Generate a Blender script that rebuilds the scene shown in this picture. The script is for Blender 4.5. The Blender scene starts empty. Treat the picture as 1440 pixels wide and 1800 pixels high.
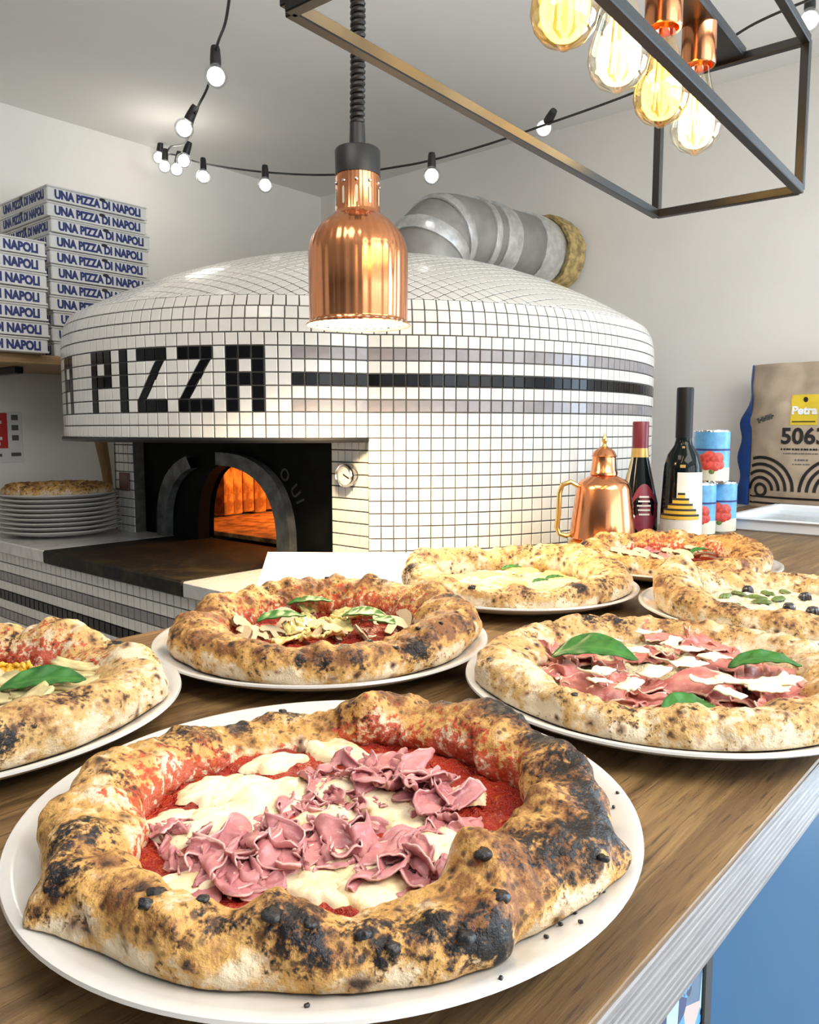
import bpy, bmesh, math, random
import numpy as np
from mathutils import Vector, Matrix

S = bpy.context.scene
COL = S.collection
rng = np.random.default_rng(7)
R_ = math.radians

# ---------------------------------------------------------------- camera, world, lights, exposure
CAMP = (0.0, 0.0, 1.30)
cam = bpy.data.cameras.new('camera')
cam.sensor_fit = 'HORIZONTAL'
cam.sensor_width = 36.0
cam.lens = 36.0 * 1390.0 / 1440.0
cam.clip_start = 0.02
camo = bpy.data.objects.new('camera', cam)
camo.location = CAMP
camo.rotation_euler = (R_(90) - 0.10365, 0, R_(41.17 - 90))
COL.objects.link(camo)
S.camera = camo

world = bpy.data.worlds.new('sky')
S.world = world
world.use_nodes = True
bg = world.node_tree.nodes['Background']
bg.inputs[0].default_value = (0.80, 0.90, 1.0, 1)
bg.inputs[1].default_value = 1.8


def area(name, loc, rot, sx, sy, power, col):
    l = bpy.data.lights.new(name, 'AREA')
    l.shape = 'RECTANGLE'
    l.size, l.size_y = sx, sy
    l.energy = power
    l.color = col
    o = bpy.data.objects.new(name, l)
    o.location = loc
    o.rotation_euler = rot
    COL.objects.link(o)
    return o


# daylight standing in the two glazed sides of the shop, and two added fill lamps under the ceiling, with no fixture of their own
area('door_daylight', (2.95, -1.45, 1.15), (0, R_(90), 0), 2.1, 2.2, 118, (0.62, 0.82, 1.0))
area('window_daylight', (0.6, -3.45, 1.35), (R_(90), 0, 0), 3.4, 2.1, 70, (0.94, 0.97, 1.0))
area('ceiling_fill_light', (0.75, -0.95, 2.31), (0, 0, R_(0)), 1.5, 1.3, 46, (1.0, 0.95, 0.88))
area('kitchen_fill_light', (0.15, 0.75, 2.32), (0, 0, R_(0)), .6, .6, 6, (1.0, 0.95, 0.88))

S.view_settings.view_transform = 'Standard'
S.view_settings.look = 'None'
S.view_settings.gamma = 1.0
S.view_settings.use_curve_mapping = False
S.view_settings.exposure = 0.14
S.cycles.use_denoising = True
S.cycles.max_bounces = 8
S.cycles.diffuse_bounces = 4
S.cycles.glossy_bounces = 4
S.cycles.transmission_bounces = 6
S.cycles.transparent_max_bounces = 12
S.cycles.caustics_reflective = False
S.cycles.caustics_refractive = False
S.cycles.sample_clamp_indirect = 4.0

# key planes of the place (metres)
TABLE = 1.075          # top of the wooden bar
BARF, BARB = 0.131, 0.79
MARBLE = 1.005         # top of the oven counter
WL, WR, CEIL = 2.78, 2.56, 2.36
OC = np.array([1.758, 1.653])   # oven centre
OR = 0.786


# ---------------------------------------------------------------- helpers: objects
def add(name, mesh, mat=None, parent=None, loc=(0, 0, 0), rot=(0, 0, 0)):
    o = bpy.data.objects.new(name, mesh)
    if mat is not None and not mesh.materials:
        mesh.materials.append(mat)
    o.location = loc
    o.rotation_euler = rot
    if parent:
        o.parent = parent
    COL.objects.link(o)
    return o


def tag(o, label=None, cat=None, group=None, kind=None):
    for k, v in (('label', label), ('category', cat), ('group', group), ('kind', kind)):
        if v:
            o[k] = v
    return o


def thing(name, label, cat, loc=(0, 0, 0), rotz=0.0, group=None):
    o = bpy.data.objects.new(name, None)
    o.location = loc
    o.rotation_euler = (0, 0, rotz)
    o.empty_display_size = 0.05
    COL.objects.link(o)
    return tag(o, label, cat, group)


def dup(root, loc, rotz=None, label=None):
    def cp(o, parent):
        c = o.copy()
        COL.objects.link(c)
        if parent:
            c.parent = parent
        for ch in list(o.children):
            cp(ch, c)
        return c
    r = cp(root, None)
    r.location = loc
    if rotz is not None:
        r.rotation_euler = (0, 0, rotz)
    if label:
        r['label'] = label
    return r


# ---------------------------------------------------------------- helpers: meshes
def npmesh(name, V, F, smooth=True, sharp=None, attr=None, uv=None):
    """V (n,3); F list of faces or an (m,4) array; attr (n,4) point colours named 'mask'."""
    m = bpy.data.meshes.new(name)
    V = np.asarray(V, float)
    m.from_pydata(V.tolist(), [], F.tolist() if isinstance(F, np.ndarray) else F)
    if smooth:
        m.polygons.foreach_set('use_smooth', [True] * len(m.polygons))
        if sharp:
            m.set_sharp_from_angle(angle=R_(sharp))
    if attr is not None:
        a = m.color_attributes.new('mask', 'FLOAT_COLOR', 'POINT')
        a.data.foreach_set('color', np.asarray(attr, np.float32).ravel())
    m.update()
    return m


class MB:
    def __init__(s):
        s.V, s.F = [], []

    def poly(s, V, F):
        n = len(s.V)
        s.V += [tuple(v) for v in V]
        s.F += [tuple(i + n for i in f) for f in F]
        return s

    def box(s, c, d, b=0.0, M=None):
        cx, cy, cz = c
        x, y, z = d[0] / 2, d[1] / 2, d[2] / 2
        b = min(b, x * .9, y * .9, z * .9)
        V, F = [], []
        if b <= 0:
            V = [(sx * x, sy * y, sz * z) for sz in (-1, 1) for sy in (-1, 1) for sx in (-1, 1)]
            F = [(0, 2, 3, 1), (4, 5, 7, 6), (0, 1, 5, 4), (2, 6, 7, 3), (0, 4, 6, 2), (1, 3, 7, 5)]
        else:
            idx = {}
            for sx in (-1, 1):
                for sy in (-1, 1):
                    for sz in (-1, 1):
                        for ax in range(3):
                            p = [sx * (x - b), sy * (y - b), sz * (z - b)]
                            p[ax] = (sx * x, sy * y, sz * z)[ax]
                            idx[(sx, sy, sz, ax)] = len(V)
                            V.append(tuple(p))
            def q(keys):
                f = [idx[k] for k in keys]
                a, bb, cc = (np.array(V[f[i]]) for i in range(3))
                n = np.cross(bb - a, cc - a)
                ctr = np.mean([V[i] for i in f], 0)
                F.append(tuple(f) if n @ ctr > 0 else tuple(f[::-1]))
            o4 = [(-1, -1), (1, -1), (1, 1), (-1, 1)]
            for ax in range(3):
                for sg in (-1, 1):
                    ks = []
                    for a, c2 in o4:
                        t = [a, c2]
                        t.insert(ax, sg)
                        ks.append((*t, ax))
                    q(ks)
            for ax in range(3):     # edges parallel to axis ax
                o = [i for i in range(3) if i != ax]
                for a, c2 in o4:
                    ks = []
                    for e in (-1, 1):
                        t = [0, 0, 0]
                        t[ax], t[o[0]], t[o[1]] = e, a, c2
                        ks.append((tuple(t), e))
                    q([(*ks[0][0], o[0]), (*ks[0][0], o[1]), (*ks[1][0], o[1]), (*ks[1][0], o[0])])
            for sx in (-1, 1):
                for sy in (-1, 1):
                    for sz in (-1, 1):
                        q([(sx, sy, sz, 0), (sx, sy, sz, 1), (sx, sy, sz, 2)])
        if M is not None:
            V = [tuple(M @ Vector(v)) for v in V]
        return s.poly([(v[0] + cx, v[1] + cy, v[2] + cz) for v in V], F)

    def lathe(s, prof, n=48, axis_loc=(0, 0, 0), M=None, flute=None, caps=True):
        V, F = [], []
        k = len(prof)
        for i in range(n):
            t = 2 * math.pi * i / n
            f = 1.0 if flute is None else flute(t)
            for r, z in prof:
                v = Vector((r * f * math.cos(t), r * f * math.sin(t), z))
                V.append(v)
        for i in range(n):
            j = (i + 1) % n
            for a in range(k - 1):
                F.append((i * k + a, j * k + a, j * k + a + 1, i * k + a + 1))
        if caps and prof[0][0] > 1e-6:
            F.append(tuple(i * k for i in range(n))[::-1])
        if caps and prof[-1][0] > 1e-6:
            F.append(tuple(i * k + k - 1 for i in range(n)))
        if M is not None:
            V = [M @ v for v in V]
        return s.poly([(v[0] + axis_loc[0], v[1] + axis_loc[1], v[2] + axis_loc[2]) for v in V], F)

    def tube(s, pts, r, n=10, cap=True):
        P = [Vector(p) for p in pts]
        rr = r if hasattr(r, '__len__') else [r] * len(P)
        V, F = [], []
        prev = None
        for i, p in enumerate(P):
            t = (P[min(i + 1, len(P) - 1)] - P[max(i - 1, 0)]).normalized()
            if prev is None:
                a = Vector((0, 0, 1)) if abs(t.z) < .9 else Vector((1, 0, 0))
                u = t.cross(a).normalized()
            else:
                u = (prev - t * prev.dot(t)).normalized()
            prev = u
            w = t.cross(u)
            for k in range(n):
                an = 2 * math.pi * k / n
                V.append(p + (u * math.cos(an) + w * math.sin(an)) * rr[i])
        for i in range(len(P) - 1):
            for k in range(n):
                k2 = (k + 1) % n
                F.append((i * n + k, i * n + k2, (i + 1) * n + k2, (i + 1) * n + k))
        if cap:
            F.append(tuple(range(n))[::-1])
            F.append(tuple((len(P) - 1) * n + k for k in range(n)))
        return s.poly(V, F)

    def prism(s, poly, z0, z1, M=None):
        n = len(poly)
        V = [Vector((x, y, z0)) for x, y in poly] + [Vector((x, y, z1)) for x, y in poly]
        if M is not None:
            V = [M @ v for v in V]
        F = [tuple(range(n))[::-1], tuple(range(n, 2 * n))]
        F += [(i, (i + 1) % n, n + (i + 1) % n, n + i) for i in range(n)]
        return s.poly(V, F)

    def mesh(s, name='m', smooth=False, sharp=35):
        return npmesh(name, np.array([tuple(v) for v in s.V]), s.F, smooth, sharp if smooth else None)


def build(name, mb, mat, parent=None, smooth=False, loc=(0, 0, 0), rot=(0, 0, 0), sharp=35):
    return add(name, mb.mesh(name, smooth, sharp), mat, parent, loc, rot)


_perm = np.random.default_rng(11).permutation(256)
_perm = np.r_[_perm, _perm, _perm]
_grad = np.random.default_rng(12).normal(size=(256, 3))
_grad /= np.linalg.norm(_grad, axis=1)[:, None]


def noise(P, f=1.0, seed=0.0):
    P = np.asarray(P, float) * f + seed * 17.31
    I = np.floor(P).astype(int)
    D = P - I
    W = D * D * D * (D * (D * 6 - 15) + 10)
    I &= 255
    out = 0
    for dx in (0, 1):
        wx = W[..., 0] if dx else 1 - W[..., 0]
        for dy in (0, 1):
            wy = W[..., 1] if dy else 1 - W[..., 1]
            for dz in (0, 1):
                wz = W[..., 2] if dz else 1 - W[..., 2]
                h = _perm[_perm[_perm[I[..., 0] + dx] + I[..., 1] + dy] + I[..., 2] + dz]
                g = _grad[h]
                out = out + wx * wy * wz * (g[..., 0] * (D[..., 0] - dx) + g[..., 1] * (D[..., 1] - dy) + g[..., 2] * (D[..., 2] - dz))
    return out * 1.6


def sstep(x, a, b):
    t = np.clip((x - a) / (b - a), 0, 1)
    return t * t * (3 - 2 * t)


def sheet(fn, nu, nv, thick, attr=None):
    """closed thin sheet from fn(u,v)->(..,3), u,v in [0,1]."""
    u, v = np.meshgrid(np.linspace(0, 1, nu), np.linspace(0, 1, nv), indexing='ij')
    P = fn(u, v)
    du = np.gradient(P, axis=0)
    dv = np.gradient(P, axis=1)
    N = np.cross(du, dv)
    N /= np.linalg.norm(N, axis=-1, keepdims=True) + 1e-12
    T = thick if not callable(thick) else thick(u, v)[..., None]
    A, B = P + N * T / 2, P - N * T / 2
    V = np.concatenate([A.reshape(-1, 3), B.reshape(-1, 3)])
    n = nu * nv
    idx = np.arange(n).reshape(nu, nv)
    q = np.stack([idx[:-1, :-1], idx[1:, :-1], idx[1:, 1:], idx[:-1, 1:]], -1).reshape(-1, 4)
    b = np.r_[idx[:, 0], idx[-1, 1:], idx[-2::-1, -1], idx[0, -2:0:-1]]
    b2 = np.roll(b, -1)
    side = np.stack([b, b + n, b2 + n, b2], -1)
    F = np.concatenate([q, q[:, ::-1] + n, side])
    at = None
    if attr is not None:
        a = attr(u, v)
        at = np.concatenate([a.reshape(-1, 4)] * 2)
    return V, F, at


# ---------------------------------------------------------------- helpers: materials
class G:
    def __init__(s, name):
        s.m = bpy.data.materials.new(name)
        s.m.use_nodes = True
        s.t = s.m.node_tree
        s.b = s.t.nodes['Principled BSDF']
        s.out = s.t.nodes['Material Output']

    def n(s, typ, **kw):
        nd = s.t.nodes.new('ShaderNode' + typ)
        for k, v in kw.items():
            if k.startswith('p_'):
                setattr(nd, k[2:], v)
            else:
                s.set(nd.inputs[k.replace('_', ' ')], v)
        return nd

    def set(s, inp, v):
        if isinstance(v, bpy.types.NodeSocket):
            s.t.links.new(v, inp)
        elif isinstance(v, (tuple, list)) and len(v) == 3 and inp.type == 'RGBA':
            inp.default_value = (*v, 1)
        else:
            inp.default_value = v

    def mix(s, f, a, b, mode='MIX'):
        nd = s.t.nodes.new('ShaderNodeMix')
        nd.data_type = 'RGBA'
        nd.blend_type = mode
        s.set(nd.inputs[0], f)
        s.set(nd.inputs[6], a)
        s.set(nd.inputs[7], b)
        return nd.outputs[2]

    def math(s, op, a, b=0.0, c=None, clamp=False):
        nd = s.t.nodes.new('ShaderNodeMath')
        nd.operation = op
        nd.use_clamp = clamp
        s.set(nd.inputs[0], a)
        s.set(nd.inputs[1], b)
        if c is not None:
            s.set(nd.inputs[2], c)
        return nd.outputs[0]

    def sm(s, v, a, b):
        nd = s.t.nodes.new('ShaderNodeMapRange')
        nd.interpolation_type = 'SMOOTHSTEP'
        s.set(nd.inputs[0], v)
        nd.inputs[1].default_value = a
        nd.inputs[2].default_value = b
        return nd.outputs[0]

    def obj(s, scale=(1, 1, 1), rot=(0, 0, 0), src='Object'):
        tc = s.t.nodes.new('ShaderNodeTexCoord')
        mp = s.t.nodes.new('ShaderNodeMapping')
        mp.inputs['Scale'].default_value = scale
        mp.inputs['Rotation'].default_value = rot
        s.t.links.new(tc.outputs[src], mp.inputs[0])
        return mp.outputs[0]

    def noise(s, scale, detail=3.0, rough=0.55, vec=None, dist=0.0):
        nd = s.n('TexNoise', Scale=scale, Detail=detail, Roughness=rough, Distortion=dist)
        if vec is not None:
            s.t.links.new(vec, nd.inputs['Vector'])
        else:
            s.t.links.new(s.obj(), nd.inputs['Vector'])
        return nd.outputs[0]

    def vor(s, scale, vec=None, out='Distance', **kw):
        nd = s.n('TexVoronoi', Scale=scale, **kw)
        s.t.links.new(vec if vec is not None else s.obj(), nd.inputs['Vector'])
        return nd.outputs[out]

    def mask(s):
        a = s.n('Attribute', p_attribute_name='mask')
        sp = s.n('SeparateColor')
        s.t.links.new(a.outputs['Color'], sp.inputs[0])
        return sp.outputs[0], sp.outputs[1], sp.outputs[2], a.outputs['Alpha']

    def bump(s, h, strength=0.3, dist=0.002):
        nd = s.n('Bump', Strength=strength, Distance=dist, Height=h)
        s.t.links.new(nd.outputs[0], s.b.inputs['Normal'])

    def p(s, **kw):
        for k, v in kw.items():
            s.set(s.b.inputs[k.replace('_', ' ')], v)
        return s


def simple(name, col, rough=0.5, metal=0.0, var=0.0, vscale=30, bump=0.0, bscale=200, spec=None, coat=0.0, sss=0.0):
    g = G(name)
    c = col
    if var:
        nz = g.noise(vscale, 4)
        c = g.mix(g.sm(nz, .3, .7), tuple(x * (1 - var) for x in col), tuple(min(1, x * (1 + var)) for x in col))
    g.p(Base_Color=c, Roughness=rough, Metallic=metal)
    if spec is not None:
        g.p(Specular_IOR_Level=spec)
    if coat:
        g.p(Coat_Weight=coat, Coat_Roughness=.08)
    if sss:
        g.p(Subsurface_Weight=sss, Subsurface_Radius=(.006, .002, .001), Subsurface_Scale=1.0)
    if bump:
        g.bump(g.noise(bscale, 4), bump, .001)
    return g.m


def emit(name, col, strength):
    g = G(name)
    g.p(Base_Color=(0, 0, 0), Emission_Color=col, Emission_Strength=strength)
    return g.m


def thin_glass(name, tint, gloss=0.12, rough=0.02):
    g = G(name)
    tr = g.n('BsdfTransparent', Color=tint)
    gl = g.n('BsdfGlossy', Roughness=rough)
    fr = g.n('LayerWeight', Blend=.35)
    f = g.math('MULTIPLY_ADD', fr.outputs['Facing'], .45, gloss, clamp=True)
    mx = g.n('MixShader')
    g.set(mx.inputs[0], f)
    g.t.links.new(tr.outputs[0], mx.inputs[1])
    g.t.links.new(gl.outputs[0], mx.inputs[2])
    g.t.links.new(mx.outputs[0], g.out.inputs['Surface'])
    return g.m


M = {}
M['paint'] = simple('wall_paint', (.91, .88, .825), .75, var=.03, vscale=2.5, bump=.08, bscale=120)
M['ceiling'] = simple('ceiling_paint', (.89, .875, .845), .85, var=.03, vscale=1.5)
M['dark_paint'] = simple('dark_wall_paint', (.10, .10, .11), .7)
M['floor'] = simple('floor_screed', (.30, .28, .26), .5, var=.2, vscale=6)
M['tile_white'] = simple('white_glaze', (.80, .775, .72), .13, var=.035, vscale=14, coat=.15)
M['tile_gray'] = simple('gray_glaze', (.27, .25, .255), .16, var=.08, vscale=22, coat=.1)
M['tile_black'] = simple('black_glaze', (.005, .005, .006), .14, spec=.22)
M['grout'] = simple('dark_grout', (.075, .072, .065), .85, var=.25, vscale=60)
M['black_metal'] = simple('black_metal', (.018, .018, .019), .38, .6, bump=.05, bscale=400)
M['black_plastic'] = simple('black_plastic', (.012, .012, .012), .45)
M['soot'] = simple('sooty_steel', (.004, .0045, .004), .7, 0.0, var=.5, vscale=18, bump=.12, bscale=90, spec=.12)
M['arch_steel'] = simple('arch_steel', (.12, .125, .125), .5, .3, var=.4, vscale=25)
M['stone'] = None
M['copper'] = simple('copper', (.74, .295, .13), .17, 1.0, var=.06, vscale=30)
M['brass'] = simple('brass', (.80, .56, .20), .22, 1.0)
M['chrome'] = simple('chrome', (.75, .75, .75), .10, 1.0)
M['porcelain'] = simple('porcelain', (.63, .615, .585), .12, coat=.4)
M['card'] = simple('white_card', (.80, .79, .76), .6, var=.03, vscale=20, bump=.05, bscale=150)
M['navy'] = simple('navy_ink', (.022, .035, .17), .6)
M['ink'] = simple('black_ink', (.012, .011, .012), .55)
M['gold'] = simple('gold_label', (.62, .40, .12), .35, .5)
M['foil'] = simple('aluminium_tape', (.80, .81, .82), .28, .95, var=.15, vscale=40, bump=.9, bscale=70)
M['duct'] = simple('galvanised_duct', (.34, .325, .30), .5, .45, var=.15, vscale=12)
M['foam'] = simple('yellow_foam', (.44, .32, .13), .9, var=.4, vscale=50, bump=1.0, bscale=60)

g = G('marble')
v = g.noise(5, 6, .6, dist=1.2)
vein = g.math('SUBTRACT', 1.0, g.math('MULTIPLY', g.math('ABSOLUTE', g.math('SUBTRACT', v, .5)), 9.0), clamp=True)
g.p(Base_Color=g.mix(g.math('MULTIPLY', vein, .45), (.72, .70, .66), (.42, .41, .39)), Roughness=.25)
M['marble'] = g.m

g = G('sooty_stone')
n1 = g.noise(7, 5, .6, dist=.8)
n2 = g.noise(60, 4)
c = g.mix(g.sm(n1, .45, .72), (.009, .008, .007), (.045, .032, .015))
c = g.mix(g.math('MULTIPLY', g.sm(n2, .52, .75), .5), c, (.07, .045, .018))
g.p(Base_Color=c, Roughness=.6, Specular_IOR_Level=.2)
g.bump(n2, .2)
M['stone'] = g.m

g = G('fire_brick')
n1 = g.noise(26, 5)
g.p(Base_Color=g.mix(g.sm(n1, .35, .65), (.62, .30, .10), (.20, .08, .025)), Roughness=.9)
g.bump(n1, .6, .004)
M['brick'] = g.m


def wood(name, c1, c2, c3, axis_scale, rough=.42, rot=(0, 0, 0)):
    g = G(name)
    vec = g.obj(axis_scale, rot)
    a = g.noise(5.0, 6, .62, vec, .7)
    b = g.noise(36.0, 4, .6, vec, .3)
    c = g.noise(3.0, 3, .5, g.obj(), .4)
    col = g.mix(g.sm(a, .32, .66), c1, c2)
    col = g.mix(g.math('MULTIPLY', g.sm(b, .53, .70), .75), col, c3)
    col = g.mix(g.math('MULTIPLY', g.sm(c, .5, .75), .35), col, c2)
    g.p(Base_Color=col, Roughness=rough)
    g.bump(g.math('ADD', g.math('MULTIPLY', b, .8), a), .35, .0012)
    return g.m


M['wood_top'] = wood('oak_laminate', (.25, .15, .060), (.115, .063, .025), (.035, .019, .009), (.9, 14, 14), rot=(0, 0, R_(-7)))
M['wood_edge'] = wood('limed_edge', (.23, .215, .205), (.15, .135, .13), (.08, .072, .07), (.8, 14, 30))
M['wood_shelf'] = wood('pine_shelf', (.52, .34, .17), (.40, .24, .11), (.25, .14, .06), (.9, 14, 14))
M['blue'] = simple('blue_panel', (.006, .066, .155), .42, var=.10, vscale=3, spec=.2)


# ================================================================ the room
def slab(name, c, d, mat):
    o = build(name, MB().box(c, d), mat)
    o['kind'] = 'structure'
    return o


slab('floor', (-.5, -.35, -.05), (6.4, 6.6, .1), M['floor'])
slab('ceiling', (-.5, -.35, CEIL + .05), (6.4, 6.6, .1), M['ceiling'])
slab('wall_left', (-.5, WL + .05, CEIL / 2), (6.4, .1, CEIL), M['paint'])
mb = MB().box((WR + .05, 1.275, CEIL / 2), (.1, 3.01, CEIL))
mb.box((WR + .05, -1.45, 2.27), (.1, 2.44, .18)).box((WR + .05, -2.95, CEIL / 2), (.1, .56, CEIL))
build('wall_right', mb, M['paint'])['kind'] = 'structure'
slab('wall_back', (-3.55, -.35, CEIL / 2), (.1, 6.4, CEIL), M['dark_paint'])
mb = MB().box((-.5, -3.25, .15), (6.2, .1, .3)).box((-.5, -3.25, 2.3), (6.2, .1, .12))
for x in (-3.3, -2.35, -1.15, 0.05, 1.25, 2.35):
    mb.box((x, -3.25, CEIL / 2), (.14 if abs(x) < 2.2 else .3, .1, CEIL))
build('wall_front', mb, M['paint'])['kind'] = 'structure'
# glazed door side: dark mullions
mb = MB()
for y in (-.26, -.95, -1.5, -2.05, -2.64):
    mb.box((WR + .05, y, 1.09), (.06, .07, 2.18), .004)
for z in (.04, 1.0, 2.15):
    mb.box((WR + .05, -1.45, z), (.06, 2.4, .06), .004)
build('window_1', mb, M['black_metal'])['kind'] = 'structure'


# ================================================================ mosaic oven
HX0, HA, HB, HY = 1.30, .45, .54, 1.650     # hood ellipse
RIMZ = 1.283                                   # underside of the hood
TP = .026                                      # tile pitch
ovn = thing('pizza_oven', 'domed pizza oven clad in white mosaic tiles with black PIZZA lettering', 'oven', (OC[0], OC[1], MARBLE))
OL = np.array([OC[0], OC[1], MARBLE])


def hood_r(az):
    """distance from the oven centre to the hood ellipse along azimuth az (nan where it misses)."""
    d = np.stack([np.cos(az), np.sin(az)], -1)
    px, py = (OC[0] - HX0) / HA, (OC[1] - HY) / HB
    a = (d[..., 0] / HA) ** 2 + (d[..., 1] / HB) ** 2
    b = 2 * (px * d[..., 0] / HA + py * d[..., 1] / HB)
    c = px * px + py * py - 1
    disc = b * b - 4 * a * c
    return np.where(disc > 0, (-b + np.sqrt(np.maximum(disc, 0))) / (2 * a), 0)


def plan_r(az):
    h = np.where(np.cos(az) < 0, hood_r(az), 0)
    return np.maximum(OR, h)


_az = np.linspace(R_(-20), R_(380), 16001)
_pr = plan_r(_az)
i_cr = np.where((_az > R_(180)) & (_pr > OR + 1e-5))[0].max()     # crease on the bar side
_xy = OC + np.stack([_pr * np.cos(_az), _pr * np.sin(_az)], -1)
_s = np.r_[0, np.cumsum(np.hypot(*np.diff(_xy, axis=0).T))]
_s -= _s[i_cr]                                                    # s=0 at the crease, s>0 round the body
CREASE = _xy[i_cr]


def plan(s, rad_in=0.0):
    az = np.interp(s, _s, _az)
    r = np.interp(s, _s, _pr) - rad_in
    return az, OC[0] + r * np.cos(az), OC[1] + r * np.sin(az)


SH_A = (86, 77, 62)
sh_in, sh_z = [0.0], [RIMZ + 8 * TP]
for d in SH_A:
    sh_in.append(sh_in[-1] + TP * math.cos(R_(d)))
    sh_z.append(sh_z[-1] + TP * math.sin(R_(d)))
ZTOP, Z3, IN3, PW = 1.785, sh_z[-1], sh_in[-1], 2.25


def surf(s, v):
    """v in rows: 0..8 upright, 8..11 shoulder; negative below the hood."""
    v = np.asarray(v, float)
    z = np.where(v <= 8, RIMZ + v * TP, np.interp(v, (8, 9, 10, 11), sh_z))
    i = np.where(v <= 8, 0.0, np.interp(v, (8, 9, 10, 11), sh_in))
    az, x, y = plan(s, i)
    return np.stack(np.broadcast_arrays(x, y, z), -1)


def dome(az, f):
    r = (plan_r(az) - IN3) * f
    # the hood's ridge melts into the round dome above the shoulder
    z = Z3 + (ZTOP - Z3) * (1 - f ** PW)
    return np.stack(np.broadcast_arrays(OC[0] + r * np.cos(az), OC[1] + r * np.sin(az), z), -1)


# tile mesh shared by all plain tiles: x across, y up, z outward
def tile_mesh(name, mat, w=.0234, h=.0234, t=.0016, b=.0010):
    a, c = w / 2, h / 2
    V = [(-a, -c, -.002), (a, -c, -.002), (a, c, -.002), (-a, c, -.002),
         (-a, -c, t - b * .6), (a, -c, t - b * .6), (a, c, t - b * .6), (-a, c, t - b * .6),
         (-a + b, -c + b, t), (a - b, -c + b, t), (a - b, c - b, t), (-a + b, c - b, t)]
    F = [(8, 9, 10, 11)]
    for k in range(4):
        j = (k + 1) % 4
        F += [(k, j, 4 + j, 4 + k), (4 + k, 4 + j, 8 + j, 8 + k)]
    m = npmesh(name, np.array(V), F, smooth=False)
    m.materials.append(mat)
    return m


TM = {c: tile_mesh('tile_' + c, M['tile_' + c]) for c in ('white', 'gray', 'black')}
tiles = []          # (matrix world 3x4, colour, priority)
stuff = {'white': MB(), 'gray': MB(), 'black': MB()}
camv = np.array(CAMP)


def frame(P0, P1, Q0, Q1):
    """matrix for the tile whose corners are P0 P1 (bottom) Q0 Q1 (top); x to the viewer's right."""
    c = (P0 + P1 + Q0 + Q1) / 4
    x = (P1 + Q1 - P0 - Q0)
    x /= np.linalg.norm(x)
    y = (Q0 + Q1 - P0 - P1)
    y -= x * (x @ y)
    y /= np.linalg.norm(y)
    return np.column_stack([x, y, np.cross(x, y), c])


def put_tile(s0, s1, v0, v1, col, prio=0.0, sx=None):
    P0, P1, Q0, Q1 = (surf(a, b) for a, b in ((s0, v0), (s1, v0), (s0, v1), (s1, v1)))
    m = frame(P0, P1, Q0, Q1)
    d = m[:, 3] - camv
    dist = np.linalg.norm(d)
    face = -(d / dist) @ m[:, 2]
    if face < -.25:
        return
    w = np.linalg.norm((P1 - P0 + Q1 - Q0) / 2)
    tiles.append((m, col, max(face, 0) / dist ** 2 + prio, w / TP))


# letters on the hood: columns counted leftwards from the crease, rows 2..6 upwards
L3 = {'A': ['XXX', 'X.X', 'XXX', 'X.X', 'X.X'], 'P': ['XXX', 'X.X', 'XXX', 'X..', 'X..']}
letter = {}
def write(ch, right_col):       # right_col = column index of the letter's right-hand edge
    if ch == 'I':
        for r in range(5):
            letter[(right_col, 2 + r)] = 'black'
        return
    for i, row in enumerate(L3[ch]):
        for k in range(3):
            if row[k] == 'X':
                letter[(right_col + 2 - k, 6 - i)] = 'black'
write('A', 9); write('I', 21); write('P', 23); write('A', 30)
zcols = {}
for rc in (13, 17):
    for k in range(3):
        letter[(rc + k, 6)] = letter[(rc + k, 2)] = 'black'
        for r in (3, 4, 5):
            zcols[(rc + k, r)] = rc

for v in range(0, 11):
    # hood side
    for c in range(1, 62):
        s1, s0 = -(c - 1) * TP, -c * TP
        if v >= 8:                # shoulder courses are set half a tile off
            s0, s1 = s0 + TP * .5, s1 + TP * .5
        if (c, v) in zcols:
            continue
        col, pr = 'white', 0.0
        if (c, v) in letter:
            col, pr = 'black', 1.0
        elif c <= 6 and v in (2, 6):
            col = 'gray'
        elif c <= 6 and v == 4:
            col = 'black'
        put_tile(s0, s1, v, v + 1, col, pr)
    for c in range(0, 82):
        s0, s1 = c * TP, (c + 1) * TP
        if v >= 8:
            s0, s1 = s0 + TP * .5, s1 + TP * .5
        put_tile(s0, s1, v, v + 1, 'gray' if v in (2, 6) else 'black' if v == 4 else 'white')
for v in range(-11, 0):
    for c in range(0, 82):
        put_tile(c * TP, (c + 1) * TP, v, v + 1, 'white')
# flat piers beside the mouth
PX = 1.188
def pier(ya, yb, n):
    w = (yb - ya) / n
    for k in range(n):
        for v in range(-11, 0):
            y0, y1 = ya + k * w, ya + (k + 1) * w
            z0, z1 = RIMZ + v * TP, RIMZ + (v + 1) * TP
            m = frame(np.array([PX, y1, z0]), np.array([PX, y0, z0]), np.array([PX, y1, z1]), np.array([PX, y0, z1]))
            d = m[:, 3] - camv
            tiles.append((m, 'white', abs(d[0]) / np.linalg.norm(d) ** 3, w / TP))
pier(CREASE[1] + .004, 1.264, 6)
pier(2.092, 2.196, 4)


def clip(poly, n, d):
    out = []
    for i in range(len(poly)):
        a, b = poly[i], poly[(i + 1) % len(poly)]
        fa, fb = a[0] * n[0] + a[1] * n[1] - d, b[0] * n[0] + b[1] * n[1] - d
        if fa <= 0:
            out.append(a)
        if fa * fb < 0:
            t = fa / (fa - fb)
            out.append((a[0] + (b[0] - a[0]) * t, a[1] + (b[1] - a[1]) * t))
    return out


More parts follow.
